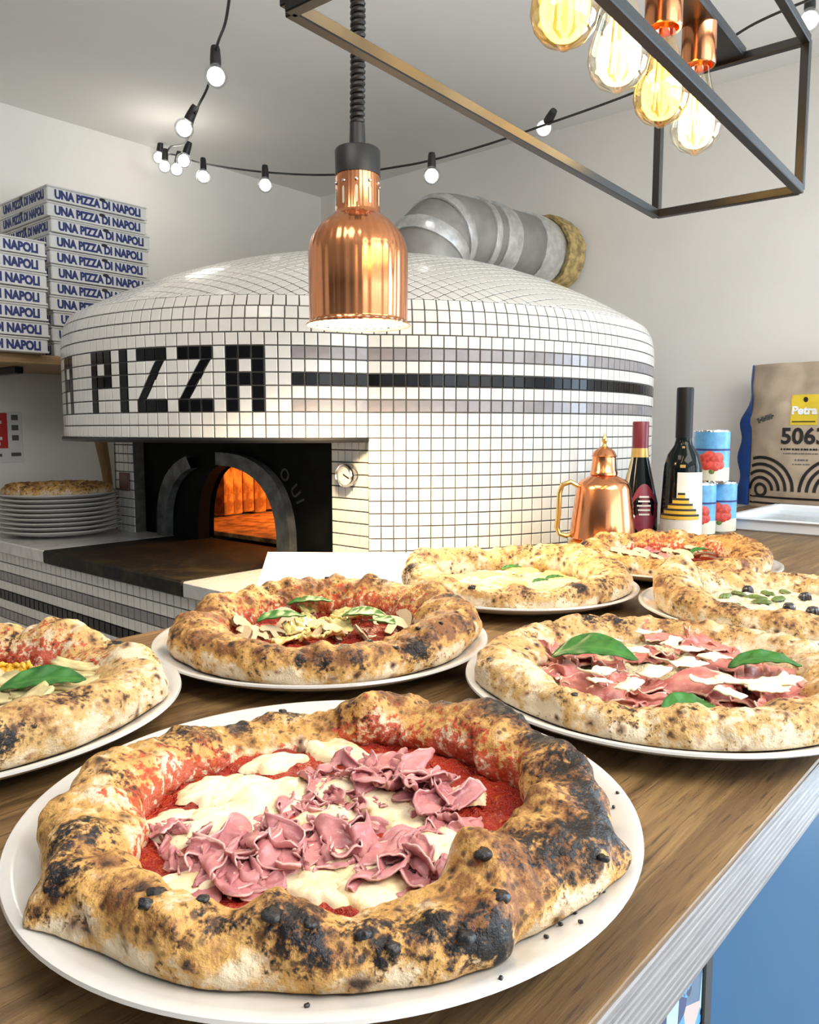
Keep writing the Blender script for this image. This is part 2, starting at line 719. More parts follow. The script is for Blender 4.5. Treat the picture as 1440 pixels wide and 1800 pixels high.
def poly_tile(poly, g=.0010, t=.003):
    """a cut tile: polygon in (s, v*TP) coordinates."""
    P = np.array(poly)
    c = P.mean(0)
    if len(P) < 3:
        return None
    ar = .5 * abs(sum(P[i][0] * P[(i + 1) % len(P)][1] - P[(i + 1) % len(P)][0] * P[i][1] for i in range(len(P))))
    if ar < 2e-5:
        return None
    r = np.linalg.norm(P - c, axis=1, keepdims=True)
    Q = c + (P - c) * np.maximum(0, (r - g * 1.5) / r)
    Q2 = c + (P - c) * np.maximum(0, (r - g * 2.8) / r)
    def mp(q, off):
        w = surf(q[0], q[1] / TP)
        w2 = surf(q[0] + .001, q[1] / TP)
        tx = (w2 - w) / np.linalg.norm(w2 - w)
        nrm = np.cross(tx, [0, 0, 1])
        return w + nrm * off
    n = len(P)
    V = [mp(q, -.001) for q in Q] + [mp(q, t * .7) for q in Q] + [mp(q, t) for q in Q2]
    sgn = np.sum([P[i][0] * P[(i + 1) % n][1] - P[(i + 1) % n][0] * P[i][1] for i in range(n)])
    F = [tuple(range(2 * n, 3 * n))]
    for i in range(n):
        j = (i + 1) % n
        F += [(i, j, n + j, n + i), (n + i, n + j, 2 * n + j, 2 * n + i)]
    if sgn < 0:
        F = [f[::-1] for f in F]
    return np.array(V) - OL, F


n_cut = 0
for rc in (13, 17):
    for k, v in enumerate((5, 4, 3)):
        xl, xr = -(rc + 2) * TP, -(rc - 1) * TP
        top, bot = (v + 1) * TP, v * TP
        xt = xl + TP * (2.02 - .62 * k)
        xb = xt - TP * .62
        wb = TP * .86
        cells = [('black', [(xb, bot), (xb + wb, bot), (xt + wb, top), (xt, top)])]
        left = [(xl, bot), (xb, bot), (xt, top), (xl, top)]
        right = [(xb + wb, bot), (xr, bot), (xr, top), (xt + wb, top)]
        for j in range(3):
            a, b = xl + j * TP, xl + (j + 1) * TP
            for src in (left, right):
                q = clip(clip(src, (1, 0), b), (-1, 0), -a)
                if len(q) >= 3:
                    cells.append(('white', q))
        for col, q in cells:
            r = poly_tile(q)
            if r:
                add('tile', npmesh('cut_tile', r[0], r[1], smooth=False), M['tile_' + col], ovn)
                n_cut += 1

tiles.sort(key=lambda t: -t[2])
NIND = 296 - n_cut
base_q = {c: np.array([tuple(vv.co) for vv in TM[c].vertices]) for c in TM}
for i, (m, col, pr, wx) in enumerate(tiles):
    if i < NIND:
        o = bpy.data.objects.new('tile', TM[col])
        MM = Matrix(((*m[0, :3], m[0, 3] - OL[0]), (*m[1, :3], m[1, 3] - OL[1]), (*m[2, :3], m[2, 3] - OL[2]), (0, 0, 0, 1)))
        if abs(wx - 1) > .02:
            MM = MM @ Matrix.Diagonal((wx, 1, 1, 1))
        o.parent = ovn
        o.matrix_local = MM
        COL.objects.link(o)
    else:
        q = base_q[col] * np.array([wx, 1, 1])
        V = q @ m[:, :3].T + m[:, 3] - OL
        stuff[col].poly(V, [tuple(p.vertices) for p in TM[col].polygons])

# the dome's mosaic is laid square to the oven's own axes, so it meets the shoulder courses on the diagonal
dq = MB()
def dome_xy(x, y):
    az_ = np.arctan2(y - OC[1], x - OC[0])
    r_ = np.hypot(x - OC[0], y - OC[1])
    f_ = np.clip(r_ / (plan_r(az_) - IN3), 0, 1)
    return Z3 + (ZTOP - Z3) * (1 - f_ ** PW)
_bp = np.linspace(0, 2 * np.pi, 721)
_br = plan_r(_bp) - IN3
_bxy = OC + np.stack([_br * np.cos(_bp), _br * np.sin(_bp)], -1)
NG = 46
for i in range(-NG, NG):
    for j in range(-NG, NG):
        x0_, y0_ = OC[0] + i * TP, OC[1] + j * TP
        q = [(x0_, y0_), (x0_ + TP, y0_), (x0_ + TP, y0_ + TP), (x0_, y0_ + TP)]
        cx_, cy_ = x0_ + TP / 2 - OC[0], y0_ + TP / 2 - OC[1]
        rc_ = math.hypot(cx_, cy_)
        if cx_ + cy_ > .62 * 1.414:
            continue
        azc = math.atan2(cy_, cx_)
        rb = float(plan_r(np.array([azc]))[0]) - IN3
        if rc_ > rb + .02:
            continue
        if rc_ > rb - .022:
            k = int((azc % (2 * math.pi)) / (2 * math.pi) * 720)
            t_ = _bxy[(k + 2) % 720] - _bxy[(k - 2) % 720]
            n_ = np.array([t_[1], -t_[0]]) / np.linalg.norm(t_)
            q = clip(q, n_, float(n_ @ _bxy[k]))
            if len(q) < 3:
                continue
        Q = np.array(q)
        ar_ = .5 * abs(np.dot(Q[:, 0], np.roll(Q[:, 1], -1)) - np.dot(Q[:, 1], np.roll(Q[:, 0], -1)))
        if ar_ < 1e-5:
            continue
        c_ = Q.mean(0)
        rr_ = np.linalg.norm(Q - c_, axis=1, keepdims=True)
        Qa, Qb = c_ + (Q - c_) * np.maximum(0, rr_ - .0019) / rr_, c_ + (Q - c_) * np.maximum(0, rr_ - .0032) / rr_
        V = np.concatenate([np.column_stack([Qa, dome_xy(Qa[:, 0], Qa[:, 1])]), np.column_stack([Qb, dome_xy(Qb[:, 0], Qb[:, 1]) + .0012])]) - OL
        n = len(Q)
        dq.poly(V, [tuple(range(n, 2 * n))] + [(k, (k + 1) % n, n + (k + 1) % n, n + k) for k in range(n)])
tag(add('dome_tiles', dq.mesh('dome_tiles'), M['tile_white'], ovn), kind='stuff')
for c in stuff:
    if stuff[c].V:
        tag(add('small_tiles', stuff[c].mesh('small_tiles'), M['tile_' + c], ovn), kind='stuff')

# shell under the tiles (grout)
azs = np.linspace(0, 2 * np.pi, 241)[:-1]
rings = []
pr_ = plan_r(azs)
for zz, ii in [(RIMZ, 0.0)] + list(zip(sh_z, sh_in)):
    r = pr_ - ii - .0008
    rings.append(np.stack([OC[0] + r * np.cos(azs), OC[1] + r * np.sin(azs), np.full(240, zz)], -1))
for f in np.linspace(1, 0.02, 22)[1:]:
    rings.append(dome(azs, np.full(240, f)) - np.array([0, 0, .0012]))
V = np.concatenate(rings) - OL
n, F = 240, []
for a in range(len(rings) - 1):
    for i in range(n):
        j = (i + 1) % n
        F.append((a * n + i, a * n + j, (a + 1) * n + j, (a + 1) * n + i))
F.append(tuple(range((len(rings) - 1) * n, len(rings) * n)))
F.append(tuple(range(n))[::-1])
add('shell', npmesh('shell', V, F, True, 30), M['grout'], ovn)
# round lower body, open on the mouth side
az = np.linspace(math.atan2(CREASE[1] - OC[1], CREASE[0] - OC[0]) % (2 * math.pi), R_(360 + 137), 160)
V = []
for zz in (MARBLE, RIMZ):
    V += [(OC[0] + (OR - .0008) * math.cos(a), OC[1] + (OR - .0008) * math.sin(a), zz) for a in az]
V = np.array(V) - OL
F = [(i, i + 1, 160 + i + 1, 160 + i) for i in range(159)]
add('lower_shell', npmesh('lower_shell', V, F, True), M['grout'], ovn)
mb = MB()
for ya, yb in ((CREASE[1], 1.264), (2.092, 2.2)):
    build('pier', MB().box((PX + .03 - OL[0], (ya + yb) / 2 - OL[1], (RIMZ - MARBLE) / 2), (.058, yb - ya, RIMZ - MARBLE)), M['grout'], ovn)
# black trim under the hood
ss = np.linspace(0, -62 * TP, 120)
rim = []
for s_ in ss:
    a_, x_, y_ = plan(s_, -.002)
    rim.append((x_ - OL[0], y_ - OL[1], RIMZ - MARBLE - .004))
build('hood_trim', MB().tube(rim, .006, 6), M['black_metal'], ovn, True)

# mouth: sooty plate with an arched opening, arch moulding, chamber
MX = 1.222
AC, AW, AH = 1.656, .172, .211      # centre, half width, height of the opening
def arch(yc, hw, h, n=24, base=0.0):
    pts = []
    for i in range(n + 1):
        t = math.pi * i / n
        x = -math.cos(t)
        pts.append((yc + hw * np.sign(x) * abs(x) ** .8, base + h * math.sin(t) ** .72))
    return pts
ya, yb, zt = 1.250, 2.100, RIMZ - MARBLE
inn = arch(AC, AW, AH)
mb = MB()
nI = len(inn)
outp = []
for i, (y, z) in enumerate(inn):
    t = i / (nI - 1)
    per = t * (zt + (yb - ya) + zt)
    outp.append((ya, per) if per < zt else (ya + per - zt, zt) if per < zt + yb - ya else (yb, 2 * zt + yb - ya - per))
for xx, flip in ((MX, False), (MX + .05, True)):
    V = [(xx - OL[0], y - OL[1], z) for y, z in inn] + [(xx - OL[0], y - OL[1], z) for y, z in outp]
    F = [(i, i + 1, nI + i + 1, nI + i) for i in range(nI - 1)]
    mb.poly(V, [f[::-1] for f in F] if flip else F)
V = [(MX - OL[0], y - OL[1], z) for y, z in inn] + [(MX + .035 - OL[0], y - OL[1], z) for y, z in inn]
mb.poly(V, [(i, nI + i, nI + i + 1, i + 1) for i in range(nI - 1)])
for k in ((ya, zt), (yb, zt)):
    pass
build('mouth_plate', mb, M['soot'], ovn)
a1, a2 = arch(AC + .055, .288, .238), arch(AC + .055, .240, .205)
mb = MB()
for (p, q) in ((0, 12), (15, 24)):
    P1, P2 = a1[p:q + 1], a2[p:q + 1]
    n = len(P1)
    V = []
    for xx in (MX - .022, MX + .002):
        V += [(xx - OL[0], y - OL[1], z) for y, z in P1] + [(xx - OL[0], y - OL[1], z) for y, z in P2]
    F = []
    for i in range(n - 1):
        F += [(i, i + 1, n + i + 1, n + i), (i, 2 * n + i, 2 * n + i + 1, i + 1), (n + i, n + i + 1, 3 * n + i + 1, 3 * n + i)]
    build('arch_moulding', MB().poly(V, F), M['arch_steel'], ovn)
# chamber: ring of upright fire bricks, hearth floor, vault
nb = 44
for i in range(nb):
    a0 = R_(-115) + i * R_(230) / nb
    rr, w = .60 + rng.uniform(-.006, .006), .60 * R_(230) / nb * .93
    o = MB().box((0, 0, 0), (.05, w, .19 + rng.uniform(-.006, .01)), .004)
    build('fire_brick', o, M['brick'], ovn, loc=(rr * math.cos(a0) + .03, rr * math.sin(a0), .105), rot=(0, 0, a0))
prof = [(.50 * math.cos(t), .215 + .055 * math.sin(t)) for t in np.linspace(0, math.pi / 2 * .98, 10)]
build('vault', MB().lathe(prof, 48), M['brick'], ovn, True, loc=(.06, 0, 0))
build('hearth', MB().box((.03, 0, .006), (.98, 1.0, .012), .002), M['brick'], ovn)
mb = MB()
for i in range(7):
    mb.tube([(.25 + .02 * i, -.22 + .05 * i, .04), (.36, -.15 + .06 * i, .05 + .012 * (i % 3))], .022, 8)
build('embers', mb, M['soot'], ovn)
fl = bpy.data.lights.new('fire_light', 'POINT')
fl.energy, fl.color, fl.shadow_soft_size = 16.0, (1.0, .42, .10), .08
flo = bpy.data.objects.new('fire_light', fl)
flo.location = (1.80, 1.78, 1.16)
COL.objects.link(flo)
# gauge and maker's plate
gx, gy, gz = PX - .006, 1.205, 1.204
rotg = Matrix.Rotation(R_(-90), 4, 'Y')
gd = build('gauge_rim', MB().lathe([(.0, -.004), (.024, -.004), (.026, .006), (.026, .014), (.0235, .018), (.021, .014), (.021, .010), (.0, .010)], 40, M=rotg), M['chrome'], ovn, True,
           loc=(gx - OL[0], gy - OL[1], gz - OL[2]))
build('gauge_dial', MB().lathe([(0, .0105), (.0208, .0105), (.0208, .012), (0, .012)], 32, M=rotg), M['card'], gd)
build('gauge_needle', MB().box((-.0128, -.004, -.002), (.001, .020, .0022), 0, Matrix.Rotation(R_(25), 4, 'X')), M['ink'], gd)
mk = simple('maker_plate', (.16, .07, .06), .4)
build('maker_plate', MB().box((PX - .006 - OL[0], 2.135 - OL[1], 1.150 - OL[2]), (.006, .052, .052), .002), mk, ovn)

# ================================================================ oven counter
ct = thing('oven_counter', 'tiled oven counter with thick white marble top and black stone landing', 'counter', (.87, 1.65, 0))
CL = np.array([.87, 1.65, 0])
FX = .872
mb = MB().box((FX + .84 - CL[0], 1.80 - CL[1], .4875), (1.66, 1.94, .975))
build('base', mb, M['grout'], ct)
mt = .032
for (xa, xb, y0, y1) in ((.855, 2.54, .835, 1.339), (.855, 2.54, 1.949, 2.77)):
    build('marble_slab', MB().box(((xa + xb) / 2 - CL[0], (y0 + y1) / 2 - CL[1], MARBLE - mt / 2 - .0005), (xb - xa, y1 - y0, mt), .003), M['marble'], ct)
build('stone_landing', MB().box((1.06 - CL[0], 1.644 - CL[1], MARBLE - mt / 2), (.412, .606, mt), .004), M['stone'], ct)
rows = ['white', 'white', 'gray', 'white', 'black', 'white', 'gray', 'white', 'white', 'white']
cnt = 0
cand = []
for j in range(26):
    col = rows[j] if j < len(rows) else 'white'
    for k in range(74):
        y = .85 + TP * (k + .5)
        z = MARBLE - mt - .004 - TP * (j + .5)
        cand.append((y, z, col))
cand.sort(key=lambda t: (t[0] - .9) ** 2 * .8 + (t[1] - 1.0) ** 2 * 6)
sm_ = {c: MB() for c in TM}
rm = np.array([[0, 0, -1], [-1, 0, 0], [0, 1, 0]], float)     # columns: x=-Y, y=Z, z=-X
for i, (y, z, col) in enumerate(cand):
    if i < 298:
        o = bpy.data.objects.new('tile', TM[col])
        o.parent = ct
        o.matrix_local = Matrix(((0, 0, -1, FX - CL[0]), (-1, 0, 0, y - CL[1]), (0, 1, 0, z), (0, 0, 0, 1)))
        COL.objects.link(o)
    else:
        Vq = base_q[col] @ np.array([[0, -1, 0], [0, 0, 1], [-1, 0, 0]], float) + np.array([FX - CL[0], y - CL[1], z])
        sm_[col].poly(Vq, [tuple(p.vertices) for p in TM[col].polygons])
for c in sm_:
    if sm_[c].V:
        tag(add('small_tiles', sm_[c].mesh('small_tiles'), M['tile_' + c], ct), kind='stuff')

# ================================================================ flue
fp = thing('flue_pipe', 'silver flue duct with taped joints running from the oven dome into the wall', 'duct', (1.86, 1.53, 1.74))
FLc = np.array([1.86, 1.53, 1.74])
fr_ = .116
dpath = [np.array((1.845, 1.555, 1.69)), np.array((1.845, 1.555, 1.762))]
for t_ in np.linspace(0, math.pi / 2, 15)[1:]:
    dpath.append(np.array((1.845 + .135 * (1 - math.cos(t_)), 1.555 - .003 * t_, 1.762 + .135 * math.sin(t_))))
dpath += [np.array((2.05, 1.545, 1.900)), np.array((2.15, 1.543, 1.903)), np.array((2.35, 1.538, 1.910)), np.array((2.57, 1.532, 1.915))]
for (i0_, i1_) in ((0, 6), (5, 11), (10, 17), (16, 19), (18, 20)):
    seg_ = [tuple(p - FLc) for p in dpath[i0_:i1_ + 1]]
    if len(seg_) > 1:
        build('duct_section', MB().tube(seg_, fr_ - .0012 * (i0_ % 2), 44, cap=False), M['duct'], fp, True)
def ring(p, d, w, r, name, mat, jag=0.0):
    p, d = np.array(p) - FLc, np.array(d) / np.linalg.norm(d)
    q = Matrix.Translation(Vector(p)) @ Vector(d).to_track_quat('Z', 'Y').to_matrix().to_4x4()
    prof = [(r - .012, -w / 2), (r, -w / 2), (r + .0030, 0), (r, w / 2), (r - .012, w / 2)]
    o = MB().lathe(prof, 64, M=q, caps=False, flute=(lambda t: 1 + jag * (math.sin(7 * t) + math.sin(13 * t + 1) + .7 * math.sin(23 * t + 2))))
    build(name, o, mat, fp, True)
ring(dpath[6], dpath[7] - dpath[5], .045, fr_ + .005, 'tape_band', M['foil'], .004)
ring(dpath[11], dpath[12] - dpath[10], .035, fr_ + .005, 'tape_band', M['foil'], .004)
ring(dpath[16], (1, 0, .05), .03, fr_ + .005, 'tape_band', M['foil'], .003)
ring((2.14, 1.543, 1.903), (1, -.03, 0), .075, fr_ + .005, 'tape_band', M['foil'], .004)
ring((2.37, 1.537, 1.911), (1, -.03, 0), .11, fr_ + .004, 'tape_band', M['foil'], .006)
ring((2.49, 1.534, 1.914), (1, -.03, 0), .10, fr_ + .014, 'foam_collar', M['foam'], .012)


# ================================================================ text
_txt = {}
def text_mesh(txt, size, mat, bold=0.0, depth=.0004, sx=1.0):
    k = (txt, size, mat.name, bold, sx)
    if k not in _txt:
        cu = bpy.data.curves.new('t', 'FONT')
        cu.body, cu.size, cu.align_x, cu.align_y = txt, size, 'CENTER', 'CENTER'
        cu.offset, cu.extrude, cu.resolution_u = bold, depth, 3
        o = bpy.data.objects.new('t', cu)
        COL.objects.link(o)
        me = bpy.data.meshes.new_from_object(o.evaluated_get(bpy.context.evaluated_depsgraph_get()))
        bpy.data.objects.remove(o)
        if sx != 1.0:
            for v_ in me.vertices:
                v_.co.x *= sx
        me.materials.clear()
        me.materials.append(mat)
        _txt[k] = me
    return _txt[k]


def text(name, txt, size, mat, parent, loc, rot, bold=0.0, sx=1.0):
    return add(name, text_mesh(txt, size, mat, bold, sx=sx), None, parent, loc, rot)


faint = simple('faint_stamp', (.11, .11, .11), .5)
dim = simple('dim_stamp', (.035, .035, .035), .5)
for ch_, y_, z_, tl_ in (('O', 1.462, .187, 35), ('U', 1.425, .150, 55), ('I', 1.408, .128, 70)):
    text('stamped_letter', ch_, .042, dim, ovn, (MX - .002 - OL[0], y_ - OL[1], z_), (R_(90), R_(tl_), R_(-90)), .0005)

# ================================================================ shelf and pizza boxes
sh = thing('wall_shelf', 'pine wall shelf carrying the stacked pizza boxes', 'shelf', (.55, WL, 1.52))
build('shelf_board', MB().box((0, -.20, -.014), (1.75, .40, .028), .003), M['wood_shelf'], sh)
for x in (-.6, .5):
    b = MB().box((x, -.012, -.12), (.03, .02, .2), .002).box((x, -.15, -.04), (.025, .28, .02), .002)
    build('bracket', b, M['black_metal'], sh)
BH = .0458
def make_box(label):
    b = thing('pizza_box', label, 'box', (0, 0, 0), 0, 'printed pizza boxes stacked on the wall shelf')
    w = .325
    build('carton', MB().box((0, 0, BH / 2 - .003), (w, w, BH - .008), .003), M['card'], b)
    lid = MB().box((0, 0, BH - .0045), (w + .006, w + .006, .005), .002)
    lid.box((0, -w / 2 - .001, .004), (w + .003, .004, .006), .001)
    build('lid', lid, M['card'], b)
    text('lettering', 'UNA PIZZA DI NAPOLI', .0345, M['navy'], b, (0, -w / 2 - .0008, BH / 2 - .004), (R_(90), 0, 0), .0018, .80)
    text('lettering', 'UNA PIZZA DI NAPOLI', .0345, M['navy'], b, (-w / 2 - .0008, 0, BH / 2 - .004), (R_(90), 0, R_(-90)), .0018, .80)
    e = MB().lathe([(0, -.0008), (.010, -.0008), (.010, .0008), (0, .0008)], 10, M=Matrix.Rotation(R_(90), 4, 'X') @ Matrix.Diagonal((1, .5, 1, 1)))
    build('emblem', e, M['ink'], b, loc=(.01, -w / 2 - .0012, BH - .012))
    build('emblem', e, M['ink'], b, loc=(-w / 2 - .0012, .01, BH - .012), rot=(0, 0, R_(-90)))
    return b
ordn = ['lowest', 'second from the bottom', 'third from the bottom', 'fourth from the bottom', 'fifth from the bottom', 'sixth from the bottom', 'seventh from the bottom', 'third from the top', 'second from the top']
ord11 = ['lowest', 'second from the bottom', 'third from the bottom', 'fourth from the bottom', 'fifth from the bottom', 'sixth from the bottom', 'fifth from the top', 'fourth from the top', 'third from the top', 'second from the top', 'topmost']
ord7 = ['lowest', 'second from the bottom', 'third from the bottom', 'middle', 'third from the top', 'second from the top', 'topmost']
proto = None
for i in range(11):
    lb = 'white pizza box with blue lettering, %s in the taller stack' % ord11[i]
    loc = (1.282 + rng.uniform(-.004, .004), 2.40 + .165 + rng.uniform(-.004, .004), 1.52 + i * BH)
    if proto is None:
        proto = make_box(lb)
        proto.location = loc
    else:
        dup(proto, loc, R_(rng.uniform(-.8, .8)), lb)
for i in range(7):
    dup(proto, (.912 + rng.uniform(-.006, .006), 2.33 + .165 + rng.uniform(-.004, .004), 1.52 + i * BH), R_(rng.uniform(-.8, .8)),
        'white pizza box with blue lettering, %s in the shorter stack' % ord7[i])

# notice on the wall, wooden pole
nt = thing('wall_notice', 'small red and white printed notice fixed to the wall under the shelf', 'sign', (1.070, WL, 1.275))
build('sheet', MB().box((0, -.002, 0), (.20, .004, .17), .001), M['card'], nt)
red = simple('red_print', (.55, .03, .03), .5)
build('red_field', MB().box((-.022, -.0046, .022), (.146, .001, .118)), red, nt)
mb = MB()
for i in range(5):
    mb.box((-.005, -.0054, .050 - .018 * i), (.075 - .012 * (i % 3), .0006, .010))
build('white_marks', mb, M['card'], nt)
mb = MB()
for i in range(3):
    mb.box((.076, -.0046, .066 - .034 * i), (.022, .001, .018), .0004)
mb.box((.076, -.0046, -.058), (.032, .001, .012)).box((0, -.0046, -.060), (.06, .001, .010))
build('grey_marks', mb, faint, nt)
M['pole'] = wood('peel_pole', (.38, .22, .08), (.28, .15, .05), (.14, .07, .03), (14, 14, .9))
pl = build('wooden_pole', MB().tube([(1.42, 2.66, MARBLE), (1.405, 2.66, 1.16), (1.38, 2.67, 1.35), (1.38, 2.70, 1.49)], [.014, .017, .024, .024], 12), M['pole'], None, True)
tag(pl, 'tapered wooden pole standing against the wall behind the plate stack', 'pole')

# ================================================================ bar counter
bar = thing('bar_counter', 'long wooden bar counter with ribbed pale edge and blue front', 'counter', (.9, .46, 0))
BL = np.array([.9, .46, 0])
x0, x1 = -.9, 2.55
build('wood_top', MB().box(((x0 + x1) / 2 - BL[0], (BARF + .0012 + BARB) / 2 - BL[1], TABLE - .019), (x1 - x0, BARB - BARF - .0012, .038), .0006), M['wood_top'], bar)
build('back_ledge', MB().box((.93 - BL[0], .845 - BL[1], TABLE - .019), (.42, .108, .038), .0015), M['wood_top'], bar)
mb = MB()
for k in range(9):
    mb.box(((x0 + x1) / 2 - BL[0], BARF + .002 - BL[1], TABLE - .0022 - .00413 * (k + .5)), (x1 - x0, .0045, .0040), .0008)
build('edge_strip', mb, M['wood_edge'], bar)
bx = .437
build('blue_panel', MB().box(((bx + x1) / 2 - BL[0], .165 - BL[1], .52), (x1 - bx, .03, 1.035), .002), M['blue'], bar)
build('panel_trim', MB().box((bx - .006 - BL[0], .1640 - BL[1], .52), (.012, .030, 1.035), .001), M['black_plastic'], bar)
build('carcass', MB().box(((x0 + x1) / 2 - BL[0], .47 - BL[1], .518), (x1 - x0 - .02, .57, 1.035)), M['card'], bar)
g = G('photo_print')
vc = g.n('TexVoronoi', Scale=55.0)
g.t.links.new(g.obj((1, 1, .8)), vc.inputs['Vector'])
sp = g.n('SeparateColor')
g.t.links.new(vc.outputs['Color'], sp.inputs[0])
c = g.mix(g.sm(sp.outputs[0], .2, .5), (.01, .02, .10), (.05, .28, .62))
c = g.mix(g.sm(sp.outputs[1], .62, .66), c, (.35, .62, .72))
c = g.mix(g.sm(sp.outputs[2], .84, .86), c, (.50, .36, .34))
c = g.mix(g.sm(g.noise(60, 2), .58, .60), c, (.015, .02, .05))
g.p(Base_Color=c, Roughness=.25)
build('photo_panel', MB().box(((x0 + bx - .012) / 2 - BL[0], .1605 - BL[1], .52), (bx - .012 - x0, .02, 1.035), .001), g.m, bar)


# ================================================================ plates
PR = .165
PROF = [(0.0, .0), (.098, .0), (.103, .002), (.130, .0055), (.150, .0115), (.1625, .0172), (.165, .0192), (.1645, .0208), (.162, .0212), (.157, .0195), (.142, .0130), (.127, .0085), (.110, .0065), (0, .006)]
_pz = np.array([(0, .006), (.110, .0065), (.127, .0085), (.142, .0130), (.157, .0195), (.165, .0212)])
plate_mesh = MB().lathe(PROF, 128).mesh('plate', True, 60)
plate_mesh.materials.append(M['porcelain'])
def plate(c, label, z=TABLE, group=None):
    o = add('dinner_plate', plate_mesh, None, None, (c[0], c[1], z))
    return tag(o, label, 'plate', group)


# ================================================================ pizza materials
def crust_mat(name, pale=(.70, .57, .40), gold=(.58, .325, .095), brown=(.21, .082, .026)):
    g = G(name)
    r, gr, b, al = g.mask()
    n1 = g.noise(55, 5, .6)
    n2 = g.noise(210, 4, .6)
    n3 = g.noise(620, 3, .55)
    sp = g.vor(150, Randomness=1.0)
    sp2 = g.vor(330, Randomness=1.0)
    tf = g.math('ADD', r, g.math('MULTIPLY', g.math('SUBTRACT', n1, .5), 2.1))
    tf = g.math('ADD', tf, g.math('MULTIPLY', g.math('SUBTRACT', n2, .5), .9))
    c = g.mix(g.sm(tf, .05, .50), pale, gold)
    c = g.mix(g.sm(tf, .50, 1.0), c, brown)
    # round scorch spots with brown halos
    for sc_, keep, rad in ((85, .52, .34), (48, .62, .26)):
        vd = g.n('TexVoronoi', Scale=sc_, Randomness=1.0)
        wv = g.n('VectorMath', p_operation='ADD')
        g.t.links.new(g.obj(), wv.inputs[0])
        nv = g.n('TexNoise', Scale=140.0, Detail=2.0)
        g.t.links.new(g.obj(), nv.inputs['Vector'])
        ns = g.n('VectorMath', p_operation='SCALE', Scale=.007)
        g.t.links.new(nv.outputs['Color'], ns.inputs[0])
        g.t.links.new(ns.outputs[0], wv.inputs[1])
        g.t.links.new(wv.outputs[0], vd.inputs['Vector'])
        spc = g.n('SeparateColor')
        g.t.links.new(vd.outputs['Color'], spc.inputs[0])
        on = g.sm(g.math('ADD', spc.outputs[0], g.math('MULTIPLY', g.math('SUBTRACT', r, .35), .55)), keep, keep + .06)
        halo = g.math('MULTIPLY', on, g.math('SUBTRACT', 1.0, g.sm(vd.outputs['Distance'], rad * .5, rad * 1.35)))
        core = g.math('MULTIPLY', on, g.math('SUBTRACT', 1.0, g.sm(vd.outputs['Distance'], rad * .25, rad * .75)))
        c = g.mix(g.math('MULTIPLY', halo, .7), c, brown)
        c = g.mix(g.math('MULTIPLY', core, .92), c, (.022, .013, .010))
    # leopard flecks where the crust is toasted
    fl = g.math('MULTIPLY', g.math('SUBTRACT', 1.0, g.sm(sp, .12, .34)), g.sm(g.math('ADD', r, g.math('MULTIPLY', n1, .8)), .55, 1.05))
    c = g.mix(g.math('MULTIPLY', fl, .85), c, (.055, .026, .014))
    fl2 = g.math('MULTIPLY', g.math('SUBTRACT', 1.0, g.sm(sp2, .10, .30)), g.sm(g.math('ADD', r, g.math('MULTIPLY', n2, .6)), .45, 1.0))
    c = g.mix(g.math('MULTIPLY', fl2, .5), c, (.10, .045, .02))
    sf = g.sm(g.math('ADD', b, g.math('MULTIPLY', g.math('SUBTRACT', n2, .5), 2.2)), .42, .62)
    c = g.mix(g.math('MULTIPLY', sf, .88), c, (.46, .045, .015))
    cf = g.math('ADD', gr, g.math('MULTIPLY', g.math('SUBTRACT', n2, .5), 2.2))
    cf = g.math('ADD', cf, g.math('MULTIPLY', g.math('SUBTRACT', n1, .5), .9))
    cf = g.math('ADD', cf, g.math('MULTIPLY', g.math('SUBTRACT', n3, .5), 1.1))
    cf1 = g.sm(cf, .25, .55)
    cf2 = g.sm(cf, .48, .72)
    c = g.mix(g.math('MULTIPLY', cf1, .8), c, (.085, .036, .016))
    c = g.mix(cf2, c, (.010, .009, .010))
    g.p(Base_Color=c, Roughness=g.math('MULTIPLY_ADD', cf2, -.18, .55), Specular_IOR_Level=.35)
    g.bump(g.math('ADD', n2, g.math('MULTIPLY', n3, .5)), .65, .0026)
    return g.m


M['crust'] = crust_mat('charred_crust')
M['crust_pale'] = crust_mat('pale_crust', (.72, .60, .425), (.58, .36, .135), (.24, .10, .034))


def sauce_mat(name, a, b_, c_, yellow=.0, rough=.28):
    g = G(name)
    n1 = g.noise(45, 5, .6)
    n2 = g.noise(190, 4, .6)
    n3 = g.noise(600, 2)
    c = g.mix(g.sm(n1, .35, .65), a, b_)
    c = g.mix(g.math('MULTIPLY', g.sm(n2, .55, .72), .8), c, c_)
    g.p(Base_Color=c, Roughness=rough)
    g.bump(g.math('ADD', n2, g.math('MULTIPLY', n3, .4)), 1.0, .006)
    return g.m


M['sauce'] = sauce_mat('tomato_sauce', (.50, .035, .010), (.30, .014, .006), (.62, .14, .02))
M['white_base'] = sauce_mat('melted_cheese', (.82, .70, .36), (.86, .80, .58), (.70, .50, .16), rough=.3)
M['pesto_base'] = sauce_mat('pesto_cheese', (.86, .82, .68), (.82, .76, .50), (.45, .44, .12), rough=.3)

g = G('mozzarella')
n1 = g.noise(60, 4)
n2 = g.noise(160, 3)
r, gr, b, al = g.mask()
c = g.mix(g.sm(n1, .4, .7), (.88, .78, .55), (.84, .67, .38))
c = g.mix(g.math('MULTIPLY', g.sm(g.math('ADD', n2, g.math('MULTIPLY', gr, .16)), .70, .80), .6), c, (.60, .32, .09))
g.p(Base_Color=c, Roughness=.33, Subsurface_Weight=.25, Subsurface_Radius=(.01, .006, .003))
g.bump(g.math('ADD', n1, g.math('MULTIPLY', n2, .4)), .4, .004)
M['mozz'] = g.m


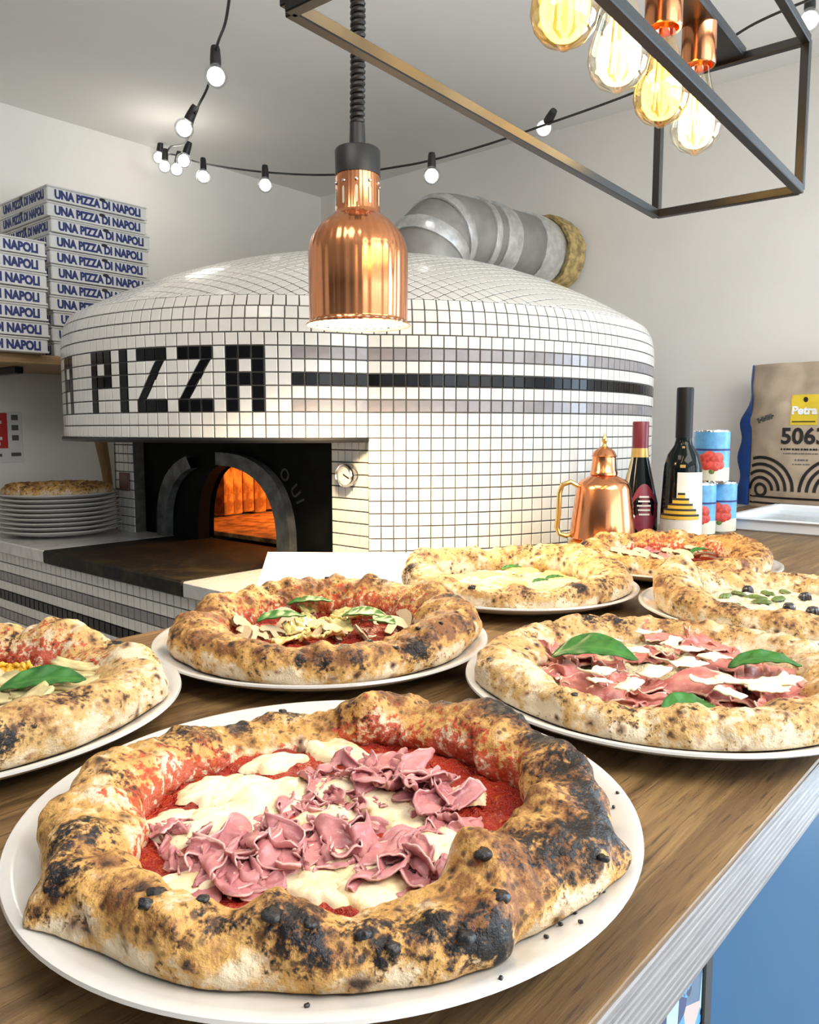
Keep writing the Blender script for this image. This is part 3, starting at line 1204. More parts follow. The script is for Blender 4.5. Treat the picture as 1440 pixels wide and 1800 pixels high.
def ham_mat(name, a, b_, fat, rough=.38):
    g = G(name)
    r, gr, b, al = g.mask()
    n1 = g.noise(90, 4)
    n2 = g.noise(380, 3)
    c = g.mix(g.sm(n1, .35, .65), a, b_)
    c = g.mix(g.sm(g.math('ADD', r, g.math('MULTIPLY', g.math('SUBTRACT', n1, .5), .9)), .62, .80), c, fat)
    c = g.mix(g.math('MULTIPLY', g.sm(n2, .60, .72), .35), c, fat)
    g.p(Base_Color=c, Roughness=rough, Subsurface_Weight=.2, Subsurface_Radius=(.008, .003, .002))
    g.bump(n2, .25, .001)
    return g.m


M['ham'] = ham_mat('cooked_ham', (.56, .235, .235), (.43, .145, .155), (.72, .44, .40))
M['crudo'] = ham_mat('cured_ham', (.60, .24, .20), (.46, .13, .115), (.80, .58, .46))
g = G('basil')
r, gr, b, al = g.mask()
n1 = g.noise(120, 3)
c = g.mix(g.sm(n1, .3, .7), (.020, .115, .018), (.045, .19, .03))
c = g.mix(g.math('MULTIPLY', r, .6), c, (.10, .22, .06))
g.p(Base_Color=c, Roughness=.45, Specular_IOR_Level=.3)
M['basil'] = g.m
M['cheese'] = simple('yellow_cheese', (.78, .60, .20), .33, var=.10, vscale=70, bump=.4, bscale=160, sss=.15)
M['mush_flesh'] = simple('mushroom_flesh', (.62, .48, .29), .5, var=.25, vscale=120)
M['mush_skin'] = simple('mushroom_skin', (.16, .085, .04), .5, var=.3, vscale=100)
M['artichoke'] = simple('artichoke', (.66, .54, .20), .4, var=.3, vscale=90, sss=.1)
M['parmesan'] = simple('parmesan', (.86, .78, .58), .45, var=.08, vscale=80, bump=.4, bscale=300, sss=.1)
M['olive'] = simple('black_olive', (.015, .012, .014), .25, coat=.3)
M['pepper'] = simple('yellow_pepper', (.80, .42, .03), .3, var=.15, vscale=60)
M['veg'] = simple('grilled_courgette', (.62, .52, .26), .4, var=.3, vscale=70)
M['herb'] = simple('pesto_blob', (.10, .16, .03), .4, var=.3, vscale=120)
M['char'] = simple('charred_blister', (.012, .011, .012), .35, bump=.6, bscale=500)


def ring_interp(ctrl, th, smooth=6):
    a = np.array(sorted(ctrl))
    ang, val = a[:, 0], a[:, 1]
    ang = np.r_[ang - 360, ang, ang + 360]
    val = np.r_[val, val, val]
    d = np.degrees(th)
    y = np.interp((d + 180) % 360 - 180, ang, val)
    k = max(1, int(len(th) * smooth / 360))
    if k > 1:
        kern = np.hanning(2 * k + 3)
        kern /= kern.sum()
        y = np.convolve(np.r_[y[-len(kern):], y, y[:len(kern)]], kern, 'same')[len(kern):-len(kern)]
    return y


CRV = {}
ZB = .0075      # pizza underside above the plate's foot
def pizza(label, c, ro, rin, hh, seed, nt=420, npn=44, mat='crust', base='sauce', toast=.35, chars=(), bubbles=(), charlev=.35, smear=(), z0=TABLE, lump=1.0, base_z=.013, only_crust=False):
    """ro, rin, hh: control lists (degrees, metres) of outer radius, inner radius and crust height."""
    root = thing('pizza', label, 'pizza', (c[0], c[1], z0))
    th = np.linspace(-np.pi, np.pi, nt, endpoint=False)
    RO, RI, H = ring_interp(ro, th), ring_interp(rin, th), ring_interp(hh, th)
    circ = np.stack([np.cos(th), np.sin(th), np.zeros(nt)], -1)
    RO = RO + .004 * noise(circ, 3.1, seed) * lump + .002 * noise(circ, 8.3, seed + 3) * lump
    RI = RI + .005 * noise(circ, 3.7, seed + 1) * lump + .0025 * noise(circ, 9.3, seed + 4) * lump
    H = H * (1 + .16 * lump * noise(circ, 3.3, seed + 2) + .08 * lump * noise(circ, 9.0, seed + 5))
    W = RO - RI
    ph = np.linspace(0, 2 * np.pi, npn, endpoint=False)
    cp, sp_ = np.cos(ph)[None], np.sin(ph)[None]
    x = np.where(cp > 0, np.abs(cp) ** .85 * .40, -np.abs(cp) ** 1.05 * .60) * W[:, None]
    zz = np.where((cp < 0) & (sp_ > 0), .5 + .5 * np.abs(sp_) ** 1.2, np.sign(sp_) * np.abs(sp_) ** .9 * .5 + .5) * H[:, None]
    rr = (RO - W * .40)[:, None] + x
    # the inside wall leans out to a foot under the sauce
    rr = rr - np.where(cp < 0, .006 * (1 - zz / H[:, None]) * (-cp), 0)
    P = np.stack([rr * np.cos(th)[:, None], rr * np.sin(th)[:, None], zz + ZB], -1)
    Nn = np.stack([cp * np.cos(th)[:, None], cp * np.sin(th)[:, None], np.broadcast_to(sp_, rr.shape)], -1)
    amp = sstep(sp_, -.75, .1)
    d = (.0042 * noise(P, 30, seed + 6) + .0021 * noise(P, 75, seed + 7) + .0013 * noise(P, 170, seed + 8)) * lump
    P0 = P.copy()
    P = P + Nn * (d * amp)[..., None]
    top = sstep(sp_, -.1, .75) * np.ones_like(rr)
    T = toast * (.35 + .9 * top) + .30 * noise(P, 22, seed + 9) + .15 * noise(P, 60, seed + 10)
    Ch = charlev * (noise(P, 26, seed + 11) * 1.3 + .35 * noise(P, 70, seed + 12)) * (.45 + .55 * top)
    for (t_, f_, r_, h_) in bubbles:
        i, j = int(((t_ + 180) % 360) / 360 * nt), int((f_ % 360) / 360 * npn)
        ctr = P0[i, j]
        q = np.linalg.norm(P0 - ctr, axis=-1) / r_
        w = np.exp(-q ** 2 * 1.1)
        P = P + (Nn[i, j] * .75 + Nn * .25) * (h_ * w)[..., None]
    for (t_, f_, r_, k_) in chars:
        i, j = int(((t_ + 180) % 360) / 360 * nt), int((f_ % 360) / 360 * npn)
        q = np.linalg.norm(P0 - P0[i, j], axis=-1) / r_
        Ch = Ch + .62 * k_ * np.exp(-(q / .85) ** 2)
        T = T + .22 * k_ * np.exp(-(q / 1.4) ** 2)
    inner = sstep(-cp, .1, .7) * sstep(.95 - zz / H[:, None], 0, .5)
    Sm = inner * .34 * (1 if base == 'sauce' else 0)
    for (ta, tb, k_) in smear:
        m = sstep(np.degrees(th), ta - 8, ta + 4) * (1 - sstep(np.degrees(th), tb - 4, tb + 8))
        Sm = Sm + k_ * m[:, None] * sstep(-cp, -.15, .5)
    prr = np.hypot(P[..., 0], P[..., 1])
    P[..., 2] = np.maximum(P[..., 2], np.interp(prr, _pz[:, 0], _pz[:, 1]) + .0012)
    attr = np.stack([np.clip(T, 0, 1.3), np.clip(Ch, -.3, 1.5), np.clip(Sm, 0, 1), np.ones_like(T)], -1)
    idx = np.arange(nt * npn).reshape(nt, npn)
    a, b_ = idx, np.roll(idx, -1, 0)
    F = np.stack([a, b_, np.roll(b_, -1, 1), np.roll(a, -1, 1)], -1).reshape(-1, 4)
    CRV[root.name] = P.reshape(-1, 3)
    add('crust', npmesh('crust', P.reshape(-1, 3), F, attr=attr.reshape(-1, 4)), M[mat], root)
    if only_crust:
        return root
    nr = 90
    nt2 = 300
    t2 = np.linspace(-np.pi, np.pi, nt2, endpoint=False)
    ri2 = np.interp(t2, th, RI) + .008
    f = np.linspace(0.001, 1, nr)
    r2 = f[None] * ri2[:, None]
    Pb = np.stack([r2 * np.cos(t2)[:, None], r2 * np.sin(t2)[:, None], np.full_like(r2, base_z + .003)], -1)
    Pb[..., 2] += .0030 * noise(Pb, 28, seed + 20) + .0026 * noise(Pb, 95, seed + 21) + .0012 * noise(Pb, 220, seed + 22)
    idx = np.arange(nt2 * nr).reshape(nt2, nr)
    a, b_ = idx, np.roll(idx, -1, 0)
    F = np.stack([a[:, :-1], a[:, 1:], b_[:, 1:], b_[:, :-1]], -1).reshape(-1, 4)
    add({'sauce': 'tomato_sauce', 'white_base': 'melted_cheese', 'pesto_base': 'melted_cheese'}[base], npmesh('base', Pb.reshape(-1, 3), F), M[base], root)
    return root


CF, SF = math.cos(0.10365), math.sin(0.10365)
CA, SA = math.cos(R_(41.17)), math.sin(R_(41.17))
def at(px, py, z):
    """the point at height z that the photograph shows at pixel (px, py)."""
    u, w = (px - 720) / 1390.0, (900 - py) / 1390.0
    d = np.array([CA * CF, SA * CF, -SF]) + u * np.array([SA, -CA, 0]) + w * np.array([CA * SF, SA * SF, CF])
    return np.array(CAMP) + d * ((z - CAMP[2]) / d[2])


def onp(root, px, py, h=.022):
    p = at(px, py, root.location.z + h)
    return p[0] - root.location.x, p[1] - root.location.y


def keep_in(x, y, lim):
    """pull a topping back inside the crust."""
    r_ = math.hypot(x, y)
    return (x, y) if r_ <= lim else (x * lim / r_, y * lim / r_)


def mozz(root, x, y, rx, ry, rot, seed, h=.0045, z=.0155, mat='mozz', name='mozzarella'):
    x, y = keep_in(x, y, .098 - .6 * min(rx, ry))
    nt, nr = 56, 14
    t = np.linspace(0, 2 * np.pi, nt, endpoint=False)
    c = np.stack([np.cos(t), np.sin(t), np.zeros(nt)], -1)
    out = 1 + .28 * noise(c, 1.6, seed) + .16 * noise(c, 4.1, seed + 1)
    f = np.linspace(.02, 1, nr)
    X = f[None] * out[:, None] * rx * np.cos(t)[:, None]
    Y = f[None] * out[:, None] * ry * np.sin(t)[:, None]
    cr, sr = math.cos(rot), math.sin(rot)
    XX, YY = x + X * cr - Y * sr, y + X * sr + Y * cr
    Z = z + h * (1 - f[None] ** 4) ** .6 + 0 * X
    P = np.stack([XX, YY, Z], -1)
    P[..., 2] += .0022 * noise(P, 55, seed + 2) * (1 - f[None] ** 6) + .0008 * noise(P, 150, seed + 4)
    idx = np.arange(nt * nr).reshape(nt, nr)
    b_ = np.roll(idx, -1, 0)
    F = np.stack([idx[:, :-1], idx[:, 1:], b_[:, 1:], b_[:, :-1]], -1).reshape(-1, 4)
    V = np.concatenate([P.reshape(-1, 3), [[x, y, z + h]]])
    F = F.tolist() + [[idx[i, 0], b_[i, 0], nt * nr] for i in range(nt)]
    A = np.concatenate([np.stack([0 * X, np.broadcast_to(f[None], X.shape), 0 * X, 0 * X + 1], -1).reshape(-1, 4), [[0, 0, 0, 1]]])
    add(name, npmesh(name, V, F, attr=A), M[mat], root)


def ham(root, x, y, L, Wd, rot, seed, k=3.2, amp=.008, z=.024, mat='ham', tilt=0.0, name='ham_slice', squash=.75, thick=.0011, lean=.36):
    """a thin slice laid down in folds: its path meanders and its free edge leans up."""
    x, y = keep_in(x, y, .094 if mat == 'crudo' else .086)
    r = np.random.default_rng(seed)
    p1, p2, p3 = r.uniform(0, 6.28, 3)
    A_ = amp * r.uniform(.9, 1.5)
    kk = k * r.uniform(.38, .66)
    sg = 1 if r.random() < .5 else -1
    def fn(u, v):
        q = np.stack([u * 3, v * 2, 0 * u], -1)
        a = 2 * np.pi * kk * u + p1
        X = (u - .5) * L * squash + A_ * .8 * np.sin(2 * a + p2) * .5
        Y0 = A_ * np.sin(a) + .004 * noise(q, 1.0, seed)
        be = lean + .38 * np.sin(a * .5 + p3) + .35 * noise(q, 1.3, seed + 4)
        ww = (v - .35) * Wd * (.75 + .25 * np.sin(np.pi * u))
        curl = .5 * Wd * (v ** 2) * np.sin(a + 1.2)
        Y = Y0 + sg * (ww * np.cos(be) + curl * .5)
        Z = v * Wd * .62 * np.abs(np.sin(be)) + .0013 * np.sin(2 * np.pi * 5 * u + p2 + 2 * np.sin(9 * u + p1)) * v + .0016 * noise(q * 4, 2.0, seed + 2)
        cr, sr = math.cos(rot), math.sin(rot)
        return np.stack([x + X * cr - Y * sr, y + X * sr + Y * cr, np.maximum(z - .010 + Z, .0165 + .002 * v)], -1)
    def at_(u, v):
        e = np.exp(-np.minimum(v, 1 - v) * 8) * .75 + .25 * np.exp(-np.minimum(u, 1 - u) * 14)
        return np.stack([e, 0 * u, 0 * u, 1 + 0 * u], -1)
    V, F, A = sheet(fn, 56, 10, thick, at_)
    add(name, npmesh(name, V, F, attr=A), M[mat], root)


def leaf(root, x, y, L, Wd, rot, seed, z=.026, bend=.35, tilt=0.1, roll=0.0, mat='basil'):
    def fn(u, v):
        w = Wd * np.sin(np.pi * np.clip(u, 0, 1) ** .8) ** .75 * .5 + .0004
        t = (v - .5) * 2
        X = (u - .5) * L
        Y = t * w
        Z = -bend * L * (u - .45) ** 2 + .22 * np.abs(t) ** 1.4 * w + .026 * min(L, .06) * np.sin(u * 22 - np.abs(t) * 3) * np.abs(t) * (np.abs(t) < .98) + tilt * X + roll * Y
        cr, sr = math.cos(rot), math.sin(rot)
        return np.stack([x + X * cr - Y * sr, y + X * sr + Y * cr, np.maximum(z + Z, .0175)], -1)
    def at_(u, v):
        t = np.abs(v - .5) * 2
        mid = np.exp(-(t / .06) ** 2)
        side = np.exp(-(np.sin(u * 22 - t * 3) / .25) ** 2) * .12 * (t > .05)
        return np.stack([np.clip(mid + side, 0, 1), 0 * u, 0 * u, 1 + 0 * u], -1)
    V, F, A = sheet(fn, 40, 21, .0006, at_)
    add('basil_leaf', npmesh('basil_leaf', V, F, attr=A), M[mat], root)


_ms = None
def mushroom(root, x, y, s, rot, tilt=0.15, z=.023):
    global _ms
    if _ms is None:
        pts = [(-.5, .0), (-.49, .12), (-.36, .34), (-.16, .45), (0, .48), (.16, .45), (.36, .34), (.49, .12), (.5, 0), (.40, -.05), (.30, .02), (.13, .03), (.12, -.35), (.09, -.48), (-.09, -.48), (-.12, -.35), (-.13, .03), (-.30, .02), (-.40, -.05)]
        m = MB().prism(pts, -.055, .055).mesh('mushroom_slice')
        m.materials.append(M['mush_flesh'])
        m.materials.append(M['mush_skin'])
        for f in m.polygons[2:]:
            f.material_index = 1
        _ms = m
    o = add('mushroom_slice', _ms, None, root, (x, y, z), (tilt, tilt * .7, rot))
    o.scale = (s, s, s * .9)


def flake(root, x, y, L, Wd, rot, seed, z=.028, mat='parmesan', name='parmesan_shaving', thick=.0012):
    x, y = keep_in(x, y, .098)
    r = np.random.default_rng(seed)
    tl, cu = r.uniform(-.35, .35), r.uniform(-.15, .25)
    def fn(u, v):
        q = np.stack([u * 3, v * 3, 0 * u], -1)
        X = (u - .5) * L * (1 + .25 * noise(q, .8, seed))
        Y = (v - .5) * Wd * (1 + .35 * noise(q, 1.1, seed + 2))
        Z = cu * L * ((u - .5) * 2) ** 2 * .5 + tl * X * .6 + .0015 * noise(q, 1.7, seed + 3)
        cr, sr = math.cos(rot), math.sin(rot)
        return np.stack([x + X * cr - Y * sr, y + X * sr + Y * cr, z + Z], -1)
    V, F, A = sheet(fn, 9, 7, thick)
    add(name, npmesh(name, V, F), M[mat], root)


def blister(root, x, y, z, r, seed, sq=.6):
    P_ = CRV[root.name]
    d_ = np.hypot(P_[:, 0] - x, P_[:, 1] - y)
    near = P_[d_ < max(.004, d_.min() + .001)]
    z = near[:, 2].max() - .25 * r if abs(near[:, 2].max() - z) < .02 else z
    r = r * .62
    n = 12
    V, F = [], []
    t = np.linspace(0, np.pi, 8)
    mb = MB().lathe([(max(0, r * math.sin(a)), -r * sq * math.cos(a)) for a in t], 14)
    V = np.array(mb.V)
    V = V * (1 + .5 * noise(V, 1.1 / r, seed) + .2 * noise(V, 3 / r, seed))[:, None] + np.array([x, y, z])
    add('charred_blister', npmesh('blister', V, mb.F), M['char'], root)


def arc_val(lo, hi, ang):
    return lo + (hi - lo) * ang


# ================================================================ front pizza (cooked ham)
cF = (.287, .307)
plate(cF, 'white plate under the cooked ham pizza nearest the counter edge')
pz = pizza('charred pizza with folded cooked ham and mozzarella, the largest in view', cF,
           ro=[(180, .152), (175, .161), (167, .150), (156, .146), (135, .142), (106, .134), (88, .127), (57, .122), (32, .136), (20, .143), (3, .143), (-25, .138), (-47, .142), (-59, .148), (-66, .149), (-74, .157), (-87, .151), (-101, .142), (-108, .150), (-116, .151), (-132, .143), (-150, .143), (-166, .147)],
           rin=[(146, .102), (112, .097), (91, .090), (54, .090), (38, .094), (-16, .098), (-40, .109), (-58, .110), (-72, .101), (-90, .102), (-108, .109), (-130, .114), (-145, .113), (-165, .117), (180, .113)],
           hh=[(180, .034), (150, .040), (130, .038), (105, .031), (85, .024), (57, .022), (38, .028), (20, .037), (-10, .040), (-40, .038), (-60, .036), (-80, .036), (-100, .032), (-112, .028), (-130, .027), (-148, .029), (-165, .031)],
           seed=3, nt=1000, npn=100, toast=.40, charlev=.50,
           bubbles=[(35, 128, .017, .020), (-100, 122, .015, .014), (-70, 125, .012, .009), (-143, 110, .020, .007), (-74, 5, .007, .006), (175, -10, .010, .005), (-108, 60, .02, .006), (-160, 80, .02, .004), (118, 140, .025, .006)],
           chars=[(34, 80, .014, .9), (22, 78, .016, 1.0), (12, 70, .016, 1.0), (0, 66, .016, 1.0), (-15, 66, .018, 1.0), (-32, 66, .016, .9), (5, 75, .020, .8), (-8, 80, .022, .9), (-25, 70, .024, .9), (-38, 65, .024, 1.0), (-50, 75, .020, .9), (-62, 60, .022, 1.0), (-72, 40, .018, .9), (-80, 75, .018, 1.1), (-88, 105, .012, 1.0), (-92, 50, .016, 1.0), (-100, 75, .012, .9), (-108, 30, .014, .9),
                  (-118, 80, .014, 1.0), (-128, 85, .012, .9), (-137, 75, .014, 1.1), (-144, 70, .015, 1.1), (-152, 80, .010, .9), (-168, 90, .012, .9), (178, 70, .010, .6), (-176, 20, .008, .7), (165, 60, .014, .5), (150, 80, .014, .5), (100, 85, .016, .8), (80, 90, .014, .9), (60, 80, .012, .8), (28, 90, .010, .8), (-106, -5, .010, 1.0), (-125, 25, .007, .8), (-135, 30, .007, .7), (-112, 20, .008, .8)],
           smear=[(95, 150, .34), (-40, 15, .30), (150, 175, .15), (20, 45, .28)])
for i, (px, py, rx, ry, rt) in enumerate([(400, 1385, .022, .015, .2), (470, 1400, .026, .018, .8), (380, 1445, .026, .017, .6), (310, 1450, .016, .014, .1), (590, 1318, .022, .012, -.6), (600, 1383, .018, .012, .3), (680, 1415, .020, .013, -.8), (810, 1398, .012, .008, 0),
                                          (640, 1530, .024, .014, -.7), (560, 1555, .018, .010, -.6), (330, 1552, .015, .009, .5), (770, 1480, .018, .012, -.8), (640, 1575, .016, .008, -.7), (480, 1340, .016, .008, .4), (720, 1440, .016, .010, -.5), (500, 1510, .016, .012, 0), (570, 1440, .016, .012, 1)]):
    x, y = onp(pz, px, py, .019)
    mozz(pz, x, y, rx * 1.25, ry * 1.25, rt - .85, 40 + i, .0055, .0165)
hs = 100
for (px, py, L, Wd, rt, k, am, zz) in [
        (420, 1495, .070, .028, .2, 3.6, .009, .028), (460, 1480, .070, .026, .35, 3.8, .009, .031), (390, 1520, .060, .024, .1, 3.2, .007, .026), (440, 1530, .060, .022, .2, 3.4, .007, .025), (500, 1500, .052, .024, .5, 3.2, .008, .028), (350, 1505, .045, .022, 0, 2.8, .007, .026),
        (530, 1455, .060, .022, -.3, 4.0, .006, .026), (570, 1470, .050, .020, -.4, 3.6, .006, .026), (500, 1440, .045, .018, .0, 3.2, .005, .025),
        (560, 1405, .050, .020, .5, 3.4, .007, .026), (600, 1400, .045, .018, .2, 3.0, .006, .026), (530, 1390, .040, .018, .6, 3.0, .006, .025),
        (640, 1355, .070, .022, .1, 4.2, .007, .027), (590, 1350, .055, .018, -.2, 3.6, .006, .026), (690, 1350, .055, .026, -.2, 2.6, .010, .031), (740, 1355, .050, .030, -.6, 2.2, .012, .033), (760, 1385, .045, .026, -.9, 2.0, .010, .030), (670, 1345, .050, .024, .3, 2.4, .010, .031),
        (780, 1430, .055, .020, -1.0, 3.0, .006, .025), (800, 1450, .040, .020, -1.2, 2.6, .006, .025), (740, 1430, .045, .016, -.9, 3.0, .005, .024),
        (690, 1490, .050, .034, -.3, 1.8, .012, .029), (650, 1470, .050, .030, .1, 2.0, .009, .027), (720, 1500, .042, .026, -.5, 2.2, .009, .027), (620, 1455, .045, .024, .4, 2.4, .008, .026),
        (255, 1470, .030, .018, .9, 2.4, .006, .027), (770, 1560, .040, .016, -.9, 2.6, .006, .026), (560, 1360, .040, .018, .4, 3.0, .006, .026)]:
    x, y = onp(pz, px, py, zz - .002)
    for rep in range(2):        # shaved ham lies in several thin layers
        hs += 1
        ham(pz, x + rep * rng.uniform(-.010, .010), y + rep * rng.uniform(-.010, .010), L * (1 - .15 * rep), Wd * (.85 - .12 * rep), rt - .85 + rep * rng.uniform(-.6, .6), hs, k * 1.15, am * (1 - .2 * rep), zz + .004 * rep, thick=.0009)
for (px, py, h, r_) in [(275, 1560, .045, .0065), (355, 1575, .043, .004), (480, 1600, .043, .006), (545, 1615, .041, .005), (255, 1585, .043, .005), (640, 1620, .040, .005), (850, 1490, .050, .006), (880, 1650, .022, .006), (495, 1247, .033, .0045), (1062, 1500, .040, .004), (820, 1620, .040, .006), (690, 1640, .038, .005)]:
    x, y = onp(pz, px, py, h)
    blister(pz, x, y, h, r_, px)

mb = MB()
for (px, py) in [(1010, 1620), (1040, 1600), (985, 1640), (1060, 1590), (880, 1760), (540, 1797), (1085, 1420), (1078, 1440), (1020, 1650), (960, 1665), (1095, 1545), (1000, 1600)]:
    x, y, z = at(px, py, TABLE + .012)
    rr_ = math.hypot(x - cF[0], y - cF[1])
    mb.box((x, y, TABLE + float(np.interp(rr_, _pz[:, 0], _pz[:, 1])) + .0008), (.0022, .0016, .0014), .0004, Matrix.Rotation(px, 4, 'Z'))
tag(build('char_crumbs', mb, M['char']), 'black char crumbs scattered on the nearest white plate', 'crumbs', kind='stuff')

# ================================================================ mushroom pizza
cM = (.529, .578)
plate(cM, 'white plate under the mushroom and artichoke pizza')
pm = pizza('pizza with mushrooms, artichokes and basil on brown blistered crust', cM,
           ro=[(161, .150), (138, .146), (108, .134), (59, .138), (4, .138), (-23, .150), (-52, .156), (-63, .153), (-95, .142), (-147, .144), (169, .143), (-120, .143)],
           rin=[(160, .096), (110, .094), (50, .092), (0, .092), (-30, .095), (-60, .096), (-100, .094), (-147, .100), (180, .098)],
           hh=[(161, .038), (138, .040), (108, .043), (80, .046), (59, .048), (20, .046), (-23, .046), (-52, .044), (-63, .040), (-95, .035), (-147, .035), (-170, .036)],
           seed=21, toast=.60, charlev=.50, nt=560, npn=60, base_z=.017,
           bubbles=[(-15, 100, .02, .008), (20, 95, .02, .005), (110, 100, .03, .006), (-80, 110, .02, .004)],
           chars=[(-140, 40, .009, .9), (-132, 20, .012, 1.1), (-120, 25, .012, 1.1), (-112, 70, .008, .9), (-100, 60, .010, .9), (-95, 25, .012, 1.0), (-85, 70, .010, .9), (-70, 60, .012, 1.0), (-60, 80, .014, .8), (-35, 85, .014, .9), (-20, 80, .016, .8), (10, 85, .014, .8), (60, 85, .014, .8), (160, 30, .010, 1.0), (150, 70, .01, .6), (-150, 70, .012, .7), (-125, 70, .010, .9)],
           smear=[(60, 150, .30), (-30, 50, .34)])
r = np.random.default_rng(5)
for i, (px, py, s) in enumerate([(430, 1105, .034), (445, 1118, .030), (420, 1120, .030), (690, 1100, .034), (705, 1095, .032), (590, 1112, .028), (500, 1090, .030), (640, 1118, .030), (560, 1110, .030), (480, 1112, .028), (660, 1085, .030)]):
    x, y = onp(pm, px, py, .026)
    mushroom(pm, x, y, s, r.uniform(-1.5, 1.5) - .8, .5 + r.uniform(-.2, .3), .026)
for i, (px, py) in enumerate([(545, 1090), (575, 1085), (520, 1112), (560, 1105), (600, 1075), (530, 1098), (590, 1098), (540, 1075), (570, 1115), (620, 1082)]):
    x, y = onp(pm, px, py, .028)
    ham(pm, x, y, .040, .022, r.uniform(0, 3), 300 + i, 1.4, .007, .033, 'artichoke', name='artichoke_piece', squash=.8, thick=.002)
for i, (px, py) in enumerate([(650, 1070), (690, 1080), (470, 1085), (420, 1095), (530, 1065), (720, 1105), (600, 1070)]):
    x, y = onp(pm, px, py, .024)
    ham(pm, x, y, .036, .018, r.uniform(0, 3), 330 + i, 2.0, .005, .024)
for i, (px, py, a) in enumerate([(400, 1108, .016), (590, 1095, .018), (740, 1100, .016), (480, 1125, .014), (650, 1115, .014)]):
    x, y = onp(pm, px, py, .02)
    mozz(pm, x, y, a, a * .7, i, 350 + i)
for (px, py, L, w, rt) in [(495, 1090, .050, .030, -.55), (640, 1086, .046, .036, -1.0), (545, 1062, .050, .024, -.7), (672, 1098, .032, .024, -1.5)]:
    x, y = onp(pm, px, py, .034)
    leaf(pm, x, y, L, w, rt, px, z=.038, tilt=.05, bend=.2)
x, y = onp(pm, 630, 1112, .024)
mozz(pm, x, y, .011, .008, 0, 377, .008, .018, 'sauce', 'tomato_piece')
for (px, py, h, r_) in [(530, 1158, .024, .007), (595, 1168, .020, .006), (650, 1130, .040, .006), (598, 1125, .041, .0045), (535, 1195, .012, .005), (575, 1022, .052, .0045), (775, 1130, .03, .0045), (735, 1125, .036, .004), (695, 1172, .018, .005)]:
    x, y = onp(pm, px, py, h)
    blister(pm, x, y, h, r_, px)

# ================================================================ prosciutto pizza
cP = (.624, .264)
plate(cP, 'white plate under the cured ham and parmesan pizza')
pp = pizza('pale crusted pizza covered in cured ham, parmesan shavings and basil', cP,
           ro=[(135, .158), (118, .150), (82, .138), (28, .136), (-20, .142), (-60, .148), (132, .155), (166, .146), (-166, .147), (-138, .148), (-124, .153), (-90, .150)],
           rin=[(135, .108), (82, .104), (28, .104), (-60, .104), (-124, .115), (-166, .116), (166, .112)],
           hh=[(135, .034), (100, .035), (60, .034), (20, .035), (-60, .036), (-124, .033), (-150, .027), (180, .028)],
           seed=44, base_z=.017, base='white_base', mat='crust_pale', toast=.30, charlev=.22, nt=640, npn=52,
           bubbles=[(-120, 60, .03, .006), (-150, 100, .03, .004), (150, 110, .03, .004), (-128, 30, .014, .004)],
           chars=[(125, 70, .010, .9), (140, 60, .008, .7), (80, 100, .016, .8), (60, 110, .016, .9), (45, 120, .014, .8), (20, 110, .016, .7), (-166, 100, .006, 1.0), (-150, 85, .008, .6), (-125, 90, .012, .7), (-118, 85, .012, .6)],
           smear=[])
r = np.random.default_rng(9)
for i, (px, py, L, w, rt, k, am, zz) in enumerate([
        (985, 1145, .060, .030, .6, 2.0, .009, .028), (1000, 1180, .060, .030, -.2, 2.4, .009, .027), (1040, 1215, .070, .030, -.4, 2.2, .010, .028), (1090, 1235, .070, .026, -.2, 2.4, .008, .026), (1100, 1190, .075, .030, -.6, 1.8, .010, .030), (1150, 1195, .080, .030, -.5, 1.7, .011, .031),
        (1170, 1225, .060, .026, -.3, 2.2, .008, .027), (1060, 1195, .060, .026, .2, 2.2, .008, .028), (960, 1175, .045, .026, .8, 2.0, .008, .026), (1230, 1120, .080, .030, -.7, 1.6, .012, .030), (1280, 1135, .085, .030, -.9, 1.6, .011, .029), (1260, 1180, .080, .032, -.6, 1.8, .011, .029),
        (1320, 1170, .080, .030, -.9, 1.8, .010, .029), (1340, 1200, .080, .032, -.6, 1.8, .011, .030), (1290, 1225, .070, .030, -.4, 2.0, .010, .028), (1360, 1225, .070, .030, -.5, 2.0, .010, .028), (1220, 1240, .060, .028, -.2, 2.0, .009, .026), (1400, 1190, .080, .030, -.8, 1.8, .010, .028),
        (1420, 1225, .070, .030, -.6, 2.0, .010, .027), (1180, 1150, .060, .026, -.5, 2.0, .008, .026), (1130, 1150, .050, .024, .3, 2.2, .007, .026), (1020, 1155, .050, .026, -.2, 2.0, .009, .028), (1310, 1110, .06, .026, -.8, 1.8, .009, .027)]):
    x, y = onp(pp, px, py, zz)
    for rep in range(2):
        ham(pp, x + rep * rng.uniform(-.014, .014), y + rep * rng.uniform(-.014, .014), L * .95, w * 1.05, rt - .85 + rep * rng.uniform(-.7, .7), 500 + 40 * rep + i, k * .9, am * 1.1, zz + .002 + .004 * rep, 'crudo', name='cured_ham_slice', squash=.85, lean=.24)
for i, (px, py, a, b_) in enumerate([(1000, 1205, .016, .012), (1090, 1160, .018, .012), (1200, 1205, .018, .014), (1250, 1235, .018, .012), (1130, 1175, .016, .012), (1380, 1245, .02, .014), (1060, 1130, .016, .010)]):
    x, y = onp(pp, px, py, .02)
    mozz(pp, x, y, a, b_, i * .7, 540 + i)
